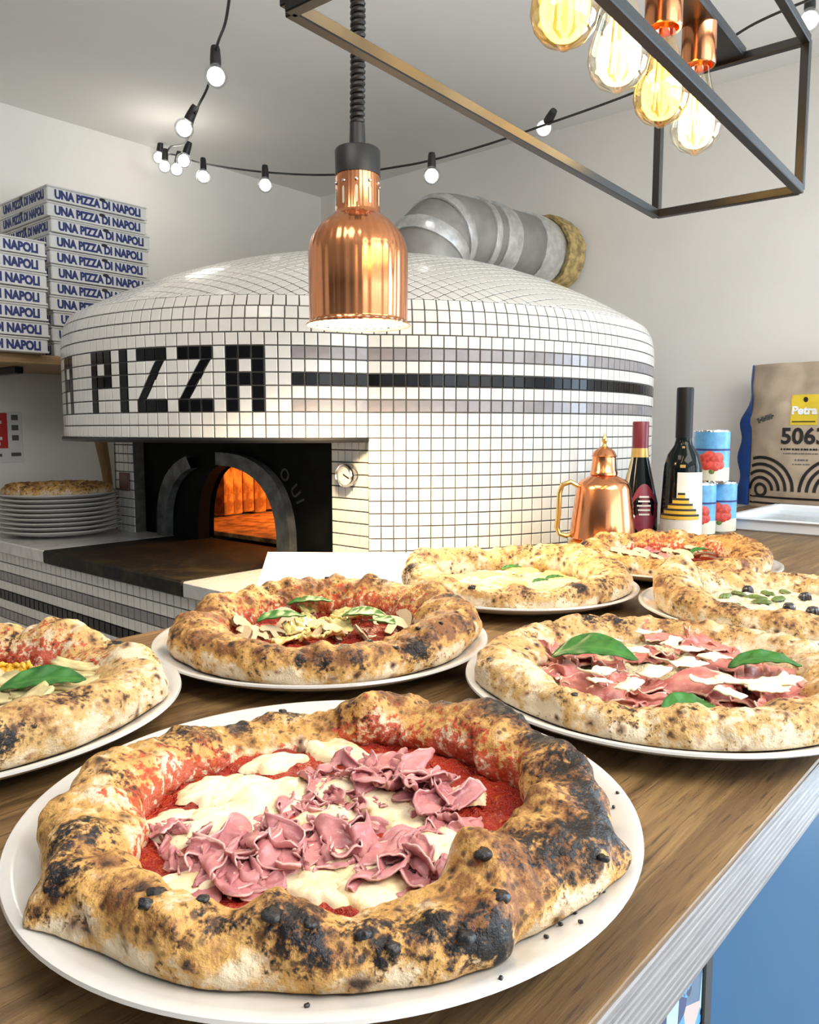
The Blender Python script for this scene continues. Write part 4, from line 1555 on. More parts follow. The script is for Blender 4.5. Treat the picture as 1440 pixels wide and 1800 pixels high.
for i, (px, py, L) in enumerate([(1065, 1120, .030), (1110, 1140, .026), (1195, 1165, .034), (1210, 1138, .026), (1260, 1150, .030), (1050, 1180, .028), (1070, 1235, .022), (1150, 1180, .028), (1290, 1195, .024), (1350, 1195, .030), (1370, 1215, .028), (1140, 1110, .022), (1335, 1245, .020), (1180, 1128, .02), (1105, 1205, .02), (1420, 1205, .028), (1240, 1195, .022), (1035, 1200, .018)]):
    x, y = onp(pp, px, py, .040)
    flake(pp, x, y, L, L * .6, r.uniform(-1.6, .2), 600 + i, .039)
for (px, py, L, w, rt, zz, rl) in [(1045, 1138, .070, .034, -1.25, .045, .25), (1215, 1243, .060, .028, -.15, .034, .25), (1345, 1157, .056, .020, -1.0, .042, .2)]:
    x, y = onp(pp, px, py, zz)
    leaf(pp, x, y, L, w, rt, px, z=zz, bend=.5, roll=rl)
for (px, py, h, r_) in [(1010, 1225, .036, .004), (860, 1168, .036, .0035), (925, 1130, .04, .003)]:
    x, y = onp(pp, px, py, h)
    blister(pp, x, y, h, r_, px)

# ================================================================ vegetable pizza (cut by the frame)
cL = (.211, .642)
plate(cL, 'white plate under the vegetable pizza beside the tiled counter')
pv = pizza('floury crusted vegetable pizza with yellow pepper and a basil leaf', cL,
           ro=[(-42, .157), (-33, .154), (-6, .142), (27, .138), (70, .14), (130, .145), (180, .145), (-72, .146), (-99, .146), (-140, .145)],
           rin=[(-42, .102), (0, .092), (40, .092), (90, .096), (180, .1), (-72, .100), (-99, .100), (-140, .1)],
           hh=[(-42, .036), (-6, .036), (27, .039), (70, .040), (130, .04), (-72, .040), (-99, .040), (180, .04)],
           seed=63, base_z=.019, mat='crust_pale', toast=.30, charlev=.40, nt=560, npn=48,
           bubbles=[(30, 115, .02, .008), (55, 110, .02, .010), (10, 100, .02, .004)],
           chars=[(-8, 80, .012, .9), (-2, 85, .010, .9), (-100, 25, .013, 1.2), (-92, 30, .012, .8), (-85, 70, .012, .7), (25, 100, .010, .6), (45, 130, .008, .9), (-75, 85, .012, .5), (-110, 40, .02, .7)],
           smear=[(-20, 75, .36)])
r = np.random.default_rng(15)
for i, (px, py) in enumerate([(40, 1235), (20, 1260), (90, 1235), (60, 1215), (140, 1215), (10, 1225), (120, 1195), (30, 1285), (170, 1180)]):
    x, y = onp(pv, px, py, .026)
    flake(pv, x, y, .055, .022, r.uniform(-1.2, .2), 700 + i, .031, 'veg', 'courgette_slice', .003)
for i, (px, py, a) in enumerate([(110, 1225, .022), (150, 1210, .018), (25, 1275, .018), (60, 1245, .016)]):
    x, y = onp(pv, px, py, .022)
    mozz(pv, x, y, a, a * .7, i, 720 + i, .006)
for i, (px, py) in enumerate([(35, 1180), (5, 1180)]):
    x, y = onp(pv, px, py, .030)
    ham(pv, x, y, .040, .016, -.7, 730 + i, .6, .006, .038, 'pepper', name='pepper_piece', squash=.95, thick=.003)
for i, (px, py) in enumerate([(100, 1172), (140, 1180), (70, 1170), (5, 1200), (160, 1195)]):
    x, y = onp(pv, px, py, .026)
    ham(pv, x, y, .038, .016, r.uniform(-1.5, 0), 740 + i, 2, .005, .026)
for (px, py, s) in [(8, 1195, .03), (15, 1210, .028)]:
    x, y = onp(pv, px, py, .027)
    mushroom(pv, x, y, s, .3, .5, .027)
x, y = onp(pv, 75, 1194, .040)
leaf(pv, x, y, .062, .030, -.75, 7, z=.040, bend=.25, roll=.2)
x, y = onp(pv, 75, 1158, .04)
blister(pv, x, y, .03, .006, 3)

# ================================================================ four cheese pizza
cC = (.883, .587)
plate(cC, 'white plate under the yellow four cheese pizza')
pc = pizza('yellow four cheese pizza with a puffed golden crust', cC,
           ro=[(132, .148), (108, .144), (35, .136), (-6, .148), (-66, .156), (-116, .146), (-160, .148), (180, .147)],
           rin=[(132, .098), (35, .092), (-66, .1), (-160, .1)],
           hh=[(132, .046), (108, .050), (80, .044), (35, .044), (0, .050), (-30, .048), (-66, .038), (-116, .029), (-160, .029), (165, .036)],
           seed=81, base_z=.018, base='white_base', mat='crust_pale', toast=.42, charlev=.45, nt=480, npn=44,
           bubbles=[(-10, 100, .02, .010), (10, 100, .02, .006), (110, 95, .02, .006), (-146, 100, .012, .008)],
           chars=[(140, 60, .014, 1.0), (120, 70, .014, .9), (100, 80, .012, .9), (-60, 60, .016, .9), (-40, 70, .016, .9), (-20, 80, .014, .7), (-110, 80, .012, 1.0), (-80, 40, .014, .8), (30, 85, .012, .7)])
for i, (px, py, a) in enumerate([(850, 1010, .03), (920, 1000, .028), (970, 1015, .024), (800, 1015, .024), (1010, 1000, .02), (900, 1025, .024), (950, 990, .02)]):
    x, y = onp(pc, px, py, .022)
    mozz(pc, x, y, a, a * .7, i, 800 + i, .005, .020, 'cheese', 'melted_cheese_patch')
for (px, py, L) in [(900, 1004, .030), (975, 1022, .026), (950, 1028, .022)]:
    x, y = onp(pc, px, py, .028)
    leaf(pc, x, y, L, L * .55, -.6, px, z=.034, bend=.2)
x, y = onp(pc, 830, 1022, .045)
blister(pc, x, y, .044, .008, 5)

# ================================================================ pesto pizza
cG = (.972, .267)
plate(cG, 'white plate under the pesto pizza with the folded white edge')
pg = pizza('white pesto pizza with black olives and one edge folded high', cG,
           ro=[(127, .150), (89, .142), (46, .138), (0, .14), (146, .147), (177, .146), (-154, .148), (-100, .148), (-50, .148)],
           rin=[(127, .096), (46, .096), (-154, .1), (-60, .1)],
           hh=[(146, .040), (115, .056), (95, .054), (70, .034), (46, .030), (0, .032), (177, .029), (-154, .029), (-60, .034)],
           seed=97, base_z=.018, base='pesto_base', mat='crust_pale', toast=.40, charlev=.42, nt=480, npn=44,
           bubbles=[(110, 115, .028, .010), (-165, 90, .03, .006)],
           chars=[(150, 60, .012, .9), (165, 90, .014, 1.0), (175, 95, .014, .9), (40, 85, .014, .9), (55, 80, .012, .7), (-150, 95, .014, .9), (-140, 80, .016, .8), (130, 60, .01, .6)])
for i, (px, py, a) in enumerate([(1270, 1050, .026), (1330, 1065, .026), (1390, 1050, .024), (1400, 1075, .024), (1300, 1035, .022), (1430, 1060, .022)]):
    x, y = onp(pg, px, py, .022)
    mozz(pg, x, y, a, a * .7, i, 820 + i, .005)
for (px, py) in [(1315, 1032), (1415, 1045), (1388, 1064), (1430, 1070)]:
    x, y = onp(pg, px, py, .028)
    mozz(pg, x, y, .008, .007, 0, px, .008, .022, 'olive', 'olive_piece')
for i, (px, py) in enumerate([(1275, 1045), (1300, 1040), (1340, 1055), (1370, 1050), (1350, 1040), (1410, 1080), (1290, 1062), (1380, 1038), (1330, 1048)]):
    x, y = onp(pg, px, py, .025)
    mozz(pg, x, y, .012, .006, i, 840 + i, .003, .0225, 'herb', 'pesto_spot')

# ================================================================ far pizza with dark mushrooms
cR = (1.203, .505)
plate(cR, 'white plate under the dark mushroom pizza in front of the oil can')
pf = pizza('red pizza with dark mushrooms and ham in front of the oil can', cR,
           ro=[(121, .148), (52, .140), (-28, .150), (-58, .152), (-98, .146), (179, .148)],
           rin=[(121, .1), (0, .098), (-90, .1), (179, .1)],
           hh=[(121, .036), (52, .042), (0, .044), (-28, .044), (-58, .042), (-98, .034), (179, .034)],
           seed=113, toast=.48, charlev=.5, nt=420, npn=40,
           chars=[(-60, 40, .018, 1.1), (-48, 60, .016, .9), (-75, 50, .016, .9), (-30, 80, .014, .7), (110, 70, .012, .6), (-110, 60, .014, .6), (150, 80, .012, .5)], smear=[(-30, 60, .3)])
r = np.random.default_rng(25)
for i, (px, py) in enumerate([(1090, 975), (1110, 980), (1130, 975), (1160, 985), (1200, 978), (1220, 970), (1240, 978), (1250, 985), (1140, 985), (1180, 975)]):
    x, y = onp(pf, px, py, .025)
    mushroom(pf, x, y, .034, r.uniform(-1.5, 1.5), .4, .026)
for i, (px, py) in enumerate([(1080, 962), (1110, 960), (1140, 958), (1165, 972), (1180, 980), (1100, 966), (1150, 964), (1070, 968)]):
    x, y = onp(pf, px, py, .028)
    ham(pf, x, y, .044, .024, r.uniform(-1.5, .5), 860 + i, 1.8, .008, .028)
x, y = onp(pf, 1232, 966, .032)
leaf(pf, x, y, .036, .020, -.7, 9, z=.032)

# ================================================================ plate stack
pcx, pcy = 1.035, 2.235
nst = ['bottom', 'second from bottom', 'third from bottom', 'fourth from bottom', 'middle', 'fourth from top', 'third from top', 'second from top', 'topmost']
for i in range(9):
    plate((pcx + rng.uniform(-.003, .003), pcy + rng.uniform(-.003, .003)), 'white plate, %s of the stack on the oven counter' % nst[i], MARBLE + i * .0125, 'plates stacked on the oven counter')
pizza('browned pizza lying on top of the plate stack', (pcx, pcy), ro=[(0, .145), (180, .145)], rin=[(0, .1), (180, .1)], hh=[(0, .034), (180, .036)], seed=131, toast=.6, charlev=.5, nt=300, npn=36,
      z0=MARBLE + 8 * .0125)

# ================================================================ open pizza carton lying beside the bar
ZC = 1.085
P1, P2, P3 = at(447, 1042, ZC)[:2], at(470, 970, ZC)[:2], at(752, 972, ZC)[:2]
P4 = np.array([.812, .733])
e1 = P2 - P1
ang = math.atan2(e1[1], e1[0])
bxw = thing('flat_carton', 'flattened white pizza carton lying under the copper heat lamp', 'carton', (P1[0], P1[1], TABLE), ang)
ca_, sa_ = math.cos(-ang), math.sin(-ang)
quad = [((p - P1)[0] * ca_ - (p - P1)[1] * sa_, (p - P1)[0] * sa_ + (p - P1)[1] * ca_) for p in (P1, P4, P3, P2)]
build('board', MB().prism(quad, 0, .0048), M['card'], bxw)
qc = np.mean(quad, 0)
build('board', MB().prism([tuple(qc + (np.array(q) - qc) * .992) for q in quad], .0052, .0100), M['card'], bxw)
pale_ink = simple('pale_blue_print', (.32, .42, .62), .6)
mb = MB()
arcp = [(.14 + .10 * math.cos(t), -.20 + .10 * math.sin(t), .0100) for t in np.linspace(R_(20), R_(200), 30)]
mb.tube(arcp, .0010, 5)
build('printed_arc', mb, pale_ink, bxw)
text('lettering', 'TT', .045, pale_ink, bxw, (.30, -.075, .0102), (0, 0, R_(-90)), 0)

# ================================================================ copper oil can
oc = thing('oil_can', 'copper oil can with brass handle and a finial on its lid', 'can', (1.405, .727, TABLE))
body = [(0, 0), (.060, 0), (.062, .006), (.060, .010), (.056, .012), (.0630, .016), (.0630, .020), (.0520, .112), (.049, .121), (.044, .126), (.026, .136), (.022, .140), (0, .140)]
build('body', MB().lathe(body, 48), M['copper'], oc, True, sharp=40)
build('lid', MB().lathe([(0, .138), (.026, .138), (.026, .144), (.024, .147), (.0225, .172), (.024, .174), (.019, .184), (.008, .192), (0, .194)], 40), M['copper'], oc, True, sharp=40)
build('finial', MB().lathe([(0, .190), (.006, .192), (.003, .198), (.006, .204), (.0055, .209), (.002, .214), (0, .222)], 20), M['brass'], oc, True)
build('base_ring', MB().lathe([(0, -.0), (.066, .0), (.066, .008), (.062, .011), (0, .011)], 40), M['brass'], oc, True, sharp=40)
hd = np.array([-.62, .78])
pts = [(hd[0] * a, hd[1] * a, z) for a, z in ((.049, .116), (.064, .124), (.080, .118), (.085, .102), (.086, .060), (.089, .035), (.084, .022), (.070, .018), (.060, .022))]
build('handle', MB().tube(pts, .005, 10), M['brass'], oc, True)
sp_d = np.array([.86, -.5])
build('rivet', MB().lathe([(0, 0), (.006, 0), (.006, .003), (0, .005)], 14, (.70 * .059, -.70 * .059, .055), M=Matrix.Rotation(R_(-45), 4, 'Z') @ Matrix.Rotation(R_(90), 4, 'Y')), M['chrome'], oc, True)

# ================================================================ bottles
g = G('dark_bottle_glass')
g.p(Base_Color=(.004, .007, .007), Roughness=.08, Specular_IOR_Level=.22)
M['dark_glass'] = g.m
M['cream_label'] = simple('cream_label', (.72, .69, .62), .5, var=.04, vscale=40)
M['stripe_y'] = simple('yellow_stripe', (.72, .42, .04), .5)
M['maroon'] = simple('maroon_label', (.20, .018, .035), .4, var=.15, vscale=60)
M['capsule_red'] = simple('maroon_capsule', (.19, .012, .025), .35)
M['capsule_black'] = simple('black_capsule', (.006, .006, .007), .4, spec=.25)

# direction pointing to the camera from the bottles (labels face the customer)
def wrap(mb, r, a0, a1, z0, z1, n=14, off=.0006, prof=None):
    V, F = [], []
    for i in range(n + 1):
        a = a0 + (a1 - a0) * i / n
        for z in (z0, z1):
            rr = (r if prof is None else prof(z)) + off
            V.append((rr * math.cos(a), rr * math.sin(a), z))
    for i in range(n):
        F.append((2 * i, 2 * i + 2, 2 * i + 3, 2 * i + 1))
    return mb.poly(V, F)

bl = thing('liqueur_bottle', 'tall dark bottle with cream label and a yellow and black striped cone', 'bottle', (1.570, .638, TABLE))
build('glass', MB().lathe([(0, 0), (.038, 0), (.040, .003), (.0395, .060), (.037, .130), (.036, .150), (.030, .172), (.018, .190), (.0155, .200), (.0145, .285), (0, .285)], 48), M['dark_glass'], bl, True, sharp=50)
build('capsule', MB().lathe([(0, .205), (.0160, .205), (.0160, .300), (.0150, .303), (0, .303)], 32), M['capsule_black'], bl, True, sharp=40)
bl.scale = (1.02, 1.02, 1.02)
fa = math.atan2(-.625, -1.505)
mb = wrap(MB(), .039, fa - 1.3, fa + 1.3, .002, .045, prof=lambda z: .0402)
build('foot_label', mb, M['cream_label'], bl, True)
mb = wrap(MB(), .038, fa - .25, fa + 1.3, .045, .138, prof=lambda z: .0402 - (z - .045) * .03)
build('label', mb, M['cream_label'], bl, True)
mb, mb2 = MB(), MB()
for k in range(5):
    wv = 1.15 - k * .24
    z0 = .046 + k * .0105
    wrap(mb, .04, fa - wv, fa + wv * .8, z0, z0 + .0062, off=.0016, prof=lambda z: .0402 - (z - .045) * .03)
    wrap(mb2, .04, fa - wv, fa + wv * .8, z0 + .0062, z0 + .0105, off=.0016, prof=lambda z: .0402 - (z - .045) * .03)
build('yellow_stripes', mb, M['stripe_y'], bl, True)
build('black_stripes', mb2, M['ink'], bl, True)
build('crest', MB().box((0, 0, 0), (.001, .010, .006), .0004), M['gold'], bl, loc=(.0385 * math.cos(fa), .0385 * math.sin(fa), .150), rot=(0, 0, fa))
build('crest', MB().box((0, 0, 0), (.001, .005, .005), .0004), M['gold'], bl, loc=(.021 * math.cos(fa), .021 * math.sin(fa), .186), rot=(0, 0, fa))

b2 = thing('vinegar_bottle', 'dark bottle with maroon cap and oval maroon label behind the copper can', 'bottle', (1.565, .728, TABLE))
build('glass', MB().lathe([(0, 0), (.037, 0), (.039, .004), (.0385, .074), (.035, .088), (.027, .125), (.018, .165), (.0150, .180), (.0140, .215), (0, .215)], 48), M['dark_glass'], b2, True, sharp=50)
build('capsule', MB().lathe([(0, .186), (.0165, .186), (.0165, .240), (.0155, .242), (0, .242)], 32), M['capsule_red'], b2, True, sharp=40)
build('neck_band', MB().lathe([(0, .168), (.0185, .168), (.0165, .187), (0, .187)], 32), M['gold'], b2, True, sharp=40)
fb = math.atan2(-.705, -1.515) + .35
V, F = [], []
nl = 30
pr2 = lambda z: np.interp(z, (0, .004, .074, .088, .125, .165), (.037, .039, .0385, .035, .027, .018))
for i in range(nl):
    t = 2 * math.pi * i / nl
    a, z = fb + .75 * math.cos(t), .062 + .052 * math.sin(t)
    V.append(((pr2(z) + .0012) * math.cos(a), (pr2(z) + .0012) * math.sin(a), z))
V.append(((pr2(.062) + .004) * math.cos(fb), (pr2(.062) + .004) * math.sin(fb), .062))
F = [(i, (i + 1) % nl, nl) for i in range(nl)]
ov = add('oval_label', npmesh('oval', np.array(V), F), M['maroon'], b2)
mb = MB()
for k in range(5):
    w_ = .42 - .05 * abs(k - 2)
    wrap(mb, .045, fb - w_, fb + w_ * .6, .050 + k * .009, .0535 + k * .009, off=.0042, prof=pr2)
build('label_lines', mb, M['cream_label'], b2, True)
# gold and pale foil strips running down the sloping shoulder
for nm, da_, w_, mt_ in (('gold_strip', .98, .14, 'gold'), ('pale_strip', .80, .07, 'cream_label')):
    V, F = [], []
    zs_ = np.linspace(.074, .168, 10)
    for z_ in zs_:
        for sg_ in (-1, 1):
            a_ = math.atan2(-.728, -1.565) + math.pi * 0 - da_ + sg_ * w_
            V.append(((pr2(z_) + .001) * math.cos(a_), (pr2(z_) + .001) * math.sin(a_), z_))
    F = [(2 * i, 2 * i + 1, 2 * i + 3, 2 * i + 2) for i in range(9)]
    add(nm, npmesh(nm, np.array(V), F), M[mt_], b2)

# ================================================================ tins
M['tin_blue'] = simple('tin_blue', (.12, .38, .68), .35, var=.2, vscale=40)
M['tin_cream'] = simple('tin_cream', (.74, .70, .58), .4)
M['tomato'] = simple('tomato_print', (.62, .07, .05), .45, var=.3, vscale=140)
def tin(loc, label, face):
    t = thing('tomato_tin', label, 'tin', loc, face, 'picture tins beside the bottles')
    r_, h = .0365, .112
    build('can', MB().lathe([(0, 0), (r_ - .001, 0), (r_, .002), (r_, h - .002), (r_ - .001, h), (r_ - .003, h), (r_ - .003, h - .003), (0, h - .003)], 40), M['chrome'], t, True, sharp=40)
    mb = wrap(MB(), r_, -math.pi, math.pi, .004, h - .004, 40)
    build('wrapper', mb, M['tin_blue'], t, True)
    build('cream_band', wrap(MB(), r_, -1.5, 1.5, .004, .032, 20, .0011), M['tin_cream'], t, True)
    build('navy_band', wrap(MB(), r_, -1.5, 1.5, .068, .072, 20, .0013), M['navy'], t, True)
    mb = MB()
    for (a, z, q) in ((-.40, .050, .012), (-.1, .054, .014), (.35, .052, .013), (-.25, .038, .012), (.2, .036, .012), (.5, .038, .010)):
        c_ = Vector((r_ * math.cos(a), r_ * math.sin(a), z))
        mt_ = Matrix.Translation(c_) @ Matrix.Rotation(a, 4, 'Z') @ Matrix.Rotation(R_(90), 4, 'Y')
        mb.lathe([(0, .0012), (q, .0012), (q * .8, .0022), (0, .0030)], 12, M=mt_)
    build('tomato_picture', mb, M['tomato'], t, True)
    mb = MB()
    mt_ = Matrix.Translation(Vector((r_ * math.cos(.05), r_ * math.sin(.05), .024))) @ Matrix.Rotation(.05, 4, 'Z') @ Matrix.Rotation(R_(90), 4, 'Y')
    mb.lathe([(0, .0015), (.006, .0015), (0, .0026)], 8, M=mt_)
    build('leaf_picture', mb, M['herb'], t, True)
fc = math.atan2(-.6, -1.6)
tin((1.690, .651, TABLE), 'blue tomato tin standing next to the tall bottle', fc)
tin((1.768, .634, TABLE), 'blue tomato tin on the bar nearest the white tray', fc)
tin((1.729, .640, TABLE + .1125), 'blue tomato tin raised on top of the other two', fc)

# ================================================================ tray and flour bag
tr = thing('serving_tray', 'white rimmed tray with pale blue inside lying before the flour bag', 'tray', (2.02, .36, TABLE))
tw, td = .40, .56
M['tray'] = simple('white_plastic', (.80, .81, .82), .3)
M['tray_in'] = simple('tray_inside', (.60, .68, .74), .2, var=.08, vscale=12)
build('tray_floor', MB().box((0, 0, .008), (tw - .02, td - .02, .012), .002), M['tray_in'], tr)
mb = MB()
for s_ in (-1, 1):
    mb.box((s_ * (tw / 2 - .006), 0, .014), (.012, td, .028), .003).box((0, s_ * (td / 2 - .006), .014), (tw, .012, .028), .003)
    mb.box((s_ * (tw / 2), 0, .027), (.016, td + .008, .005), .002).box((0, s_ * (td / 2), .027), (tw + .008, .016, .005), .002)
build('tray_rim', mb, M['tray'], tr)

fb_ = thing('flour_bag', 'tall tan paper flour bag printed 5063 with blue sides', 'bag', (2.46, .60, TABLE))
M['kraft'] = simple('kraft_paper', (.50, .39, .285), .7, var=.08, vscale=25, bump=.25, bscale=90)
M['bag_blue'] = simple('blue_gusset', (.012, .085, .42), .5, var=.2, vscale=20, bump=.3, bscale=60)
bw, bh = .385, .415          # width along Y, height
nu, nv = 34, 40
def bag_front(y, z):
    """x of the bag's front (towards -X) at local y in [-1,1], z in [0,1]."""
    bul = .055 * (1 - np.abs(y) ** 3.5) * (1 - .55 * sstep(z, .62, 1.0)) * (.85 + .15 * sstep(z, 0, .15))
    q = np.stack([y * 1.6, z * 3.2, 0 * y], -1)
    cr = .011 * noise(q, 1.4, 3) * sstep(z, .45, .85) + .004 * noise(q, 3.2, 5)
    cr = cr + .014 * np.exp(-((z - .86 + .22 * np.abs(y + .15)) / .035) ** 2)
    return -(bul + cr) - .005
yy, zz = np.meshgrid(np.linspace(-1, 1, nu), np.linspace(0, 1, nv), indexing='ij')
hw = bw / 2 * (1 - .0 * zz)
P = np.stack([bag_front(yy, zz), yy * hw, zz * bh], -1)
idx = np.arange(nu * nv).reshape(nu, nv)
F = np.stack([idx[:-1, :-1], idx[:-1, 1:], idx[1:, 1:], idx[1:, :-1]], -1).reshape(-1, 4)
Pb = P.copy(); Pb[..., 0] = -P[..., 0] * .55 + .0
V = np.concatenate([P.reshape(-1, 3), Pb.reshape(-1, 3)])
F2 = np.concatenate([F, F[:, ::-1] + nu * nv])
top_e = idx[:, -1]
cap = np.stack([top_e[:-1], top_e[:-1] + nu * nv, top_e[1:] + nu * nv, top_e[1:]], -1)
add('paper_body', npmesh('paper_body', V, np.concatenate([F2, cap])), M['kraft'], fb_)
for sgn in (1, -1):
    n = 30
    zs = np.linspace(0, 1, n)
    out = .036 * (1 - .75 * sstep(zs, .55, .80)) * (1 + .15 * np.sin(zs * 23))
    V = []
    for i in range(n):
        V += [(-.012, sgn * bw / 2 * .992, zs[i] * bh), (.006, sgn * (bw / 2 + out[i]), zs[i] * bh), (.04 * (1 - .6 * zs[i]), sgn * bw / 2 * .99, zs[i] * bh)]
    Fg = []
    for i in range(n - 1):
        for k in (0, 1):
            q = (3 * i + k, 3 * i + k + 1, 3 * i + k + 4, 3 * i + k + 3)
            Fg.append(q if sgn < 0 else q[::-1])
    add('gusset', npmesh('gusset', np.array(V), Fg), M['bag_blue'], fb_)


def on_bag(pts2, off=.0015):
    """(y,z) metres on the bag's front -> 3D."""
    p = np.array(pts2)
    x = bag_front(p[:, 0] / (bw / 2), p[:, 1] / bh) - off
    return np.column_stack([x, p[:, 0], p[:, 1]])


def bag_text(name, txt, size, y, z, mat, bold=0.0, rot=0.0, off=.0016):
    me = text_mesh(txt, size, mat, bold, .0002).copy()
    co = np.array([tuple(v_.co) for v_ in me.vertices])
    c_, s_ = math.cos(rot), math.sin(rot)
    yl = y - (co[:, 0] * c_ - co[:, 1] * s_)
    zl = z + co[:, 0] * s_ + co[:, 1] * c_
    W3 = on_bag(np.column_stack([yl, zl]), off)
    W3[:, 0] -= co[:, 2]
    for v_, w_ in zip(me.vertices, W3):
        v_.co = w_
    add(name, me, None, fb_)


def bag_patch(name, y0, y1, z0, z1, mat, off, n=8):
    ys, zs = np.meshgrid(np.linspace(y0, y1, n), np.linspace(z0, z1, n), indexing='ij')
    W3 = on_bag(np.column_stack([ys.ravel(), zs.ravel()]), off)
    i_ = np.arange(n * n).reshape(n, n)
    Fq = np.stack([i_[:-1, :-1], i_[:-1, 1:], i_[1:, 1:], i_[1:, :-1]], -1).reshape(-1, 4)
    add(name, npmesh(name, W3, Fq), mat, fb_)


M['label_y'] = simple('yellow_label', (.78, .56, .03), .5)
M['label_w'] = simple('white_print', (.85, .88, .92), .5)
ye = bw / 2
bag_patch('yellow_label', ye - .122, ye - .194, .238, .323, M['label_y'], .0012)
bag_arc_pts = [(ye - .158 + .006 * math.cos(t), .309 + .0075 * math.sin(t)) for t in np.linspace(0, 6.283, 14)]
W3 = on_bag(np.array(bag_arc_pts[:-1]), .002)
add('label_emblem', npmesh('emblem', W3, [tuple(range(13))]), M['ink'], fb_)
bag_text('brand_lettering', 'Petra', .031, ye - .158, .278, M['label_w'], .0014, off=.003)
bag_patch('label_line', ye - .127, ye - .189, .246, .249, M['ink'], .002, 4)
bag_text('number_lettering', '5063', .062, ye - .160, .205, M['ink'], .0018)
def dashes(name, yc, z, half, h, mat, n, rot=0.0):
    """lines of print too small to read in the photograph: a row of short bars."""
    Vd, Fd = [], []
    for i in range(n):
        a_ = -half + 2 * half * i / n
        b_ = a_ + 2 * half / n * (.55 + .35 * ((i * 7) % 3) / 2)
        cr_, sr_ = math.cos(rot), math.sin(rot)
        q_ = [(yc - (u_ * cr_ - w_ * sr_), z + u_ * sr_ + w_ * cr_) for u_, w_ in ((a_, -h), (b_, -h), (b_, h), (a_, h))]
        Fd.append(tuple(range(len(Vd), len(Vd) + 4)))
        Vd += on_bag(np.array(q_), .0016).tolist()
    add(name, npmesh(name, np.array(Vd), Fd, smooth=False), mat, fb_)
dashes('small_print', ye - .158, .170, .058, .0026, M['ink'], 15)
dashes('small_print', ye - .158, .158, .050, .0016, faint, 17)
dashes('small_print', ye - .158, .140, .018, .0022, faint, 5)
dashes('small_print', ye - .158, .128, .024, .0016, faint, 7)
dashes('stamp', ye - .052, .258, .026, .0075, faint, 4, R_(18))
dashes('stamp', ye - .052, .258, .026, .0020, M['ink'], 6, R_(18))
def bag_arc(cy, cz, r, t0, t1, w, extra=()):
    pts = [(cy - r * math.cos(t), cz + r * math.sin(t)) for t in np.linspace(t0, t1, 26)] + list(extra)
    pts = [p for p in pts if abs(p[0]) < bw / 2 - .002]
    if len(pts) < 3:
        return
    p = np.array(pts)
    d_ = np.gradient(p, axis=0)
    d_ /= np.linalg.norm(d_, axis=1)[:, None] + 1e-9
    nrm = np.column_stack([-d_[:, 1], d_[:, 0]])
    a, b = on_bag(p + nrm * w / 2, .0014), on_bag(p - nrm * w / 2, .0014)
    Vv = np.concatenate([a, b])
    n = len(p)
    Fq = [(i, i + 1, n + i + 1, n + i) for i in range(n - 1)]
    add('black_arc', npmesh('black_arc', Vv, Fq), M['ink'], fb_)
cz0 = .060
for cc, off_ in ((ye - .042, 0), (ye - .250, 1)):
    for k in range(5):
        r0 = .017 + k * .0195
        bag_arc(cc, cz0 - .010 if k else cz0 - .010, r0, R_(-90) if False else (R_(180) if k == 0 else R_(180)), R_(0) if k else R_(-180), .0088)
for k, zz_ in enumerate((.030, .012)):
    bag_arc(0, 0, 0, 0, 0, .0058, [(ye - .006 - i * .018, zz_) for i in range(20)])

# ================================================================ copper heat lamp
hl = thing('heat_lamp', 'copper heat lamp hanging on a coiled black cord above the bar', 'lamp', (.939, .932, 1.469))
sc = .953
def flute(t):  # ripples added to imitate vertical reflection stripes; the spun copper is smooth
    return 1 + .0045 * math.cos(36 * t) + .002 * math.cos(22 * t + 1)
outp_ = [(.085, 0), (.0852, .002), (.0800, .005), (.0795, .010), (.0803, .055), (.0805, .110), (.0795, .123), (.075, .138), (.067, .151), (.055, .164), (.044, .172), (.0375, .177), (.0358, .182), (.0350, .232), (.0350, .240)]
inp_ = [(.033, .238), (.0335, .182), (.042, .170), (.053, .161), (.065, .148), (.073, .136), (.0775, .122), (.078, .05), (.078, .008), (.083, .001), (.085, 0)]
build('shade', MB().lathe(outp_, 288, flute=flute, caps=False), M['copper'], hl, True, sharp=60)
refl = G('lamp_reflector')
refl.p(Base_Color=(.90, .86, .78), Roughness=.5)
build('reflector', MB().lathe(inp_, 64, caps=False), refl.m, hl, True, sharp=60)
build('collar', MB().lathe([(0, .236), (.0365, .236), (.0365, .274), (.0345, .277), (0, .277)], 48), M['black_plastic'], hl, True, sharp=40)
build('cord_grip', MB().lathe([(0, .276), (.0135, .276), (.0120, .316), (0, .316)], 24), M['black_plastic'], hl, True, sharp=40)
mb = MB()
for k in range(10):
    a = k * 2 * math.pi / 10 + .1
    mt_ = Matrix.Rotation(a, 4, 'Z') @ Matrix.Translation(Vector((.0355, 0, .200))) @ Matrix.Rotation(R_(90), 4, 'Y')
    mb.poly([tuple(mt_ @ Vector((x * .014 if abs(x) > .5 else 0, y * .0028, z))) for x, y, z in [(-1, 0, .0005), (-.8, .8, .0005), (.8, .8, .0005), (1, 0, .0005), (.8, -.8, .0005), (-.8, -.8, .0005)]], [(0, 1, 2, 3, 4, 5)[::-1]])
slot = simple('vent_slot', (.75, .62, .45), .3)
build('vent_slots', mb, slot, hl)
for k in range(10):
    a = k * 2 * math.pi / 10 + .1
    build('rivet', MB().lathe([(0, 0), (.003, 0), (.002, .002), (0, .0024)], 10, M=Matrix.Rotation(a, 4, 'Z') @ Matrix.Translation(Vector((.0352, 0, .222))) @ Matrix.Rotation(R_(90), 4, 'Y')), M['chrome'], hl, True)
coil = []
zc0, zc1 = .314, CEIL - 1.469
turns = 62
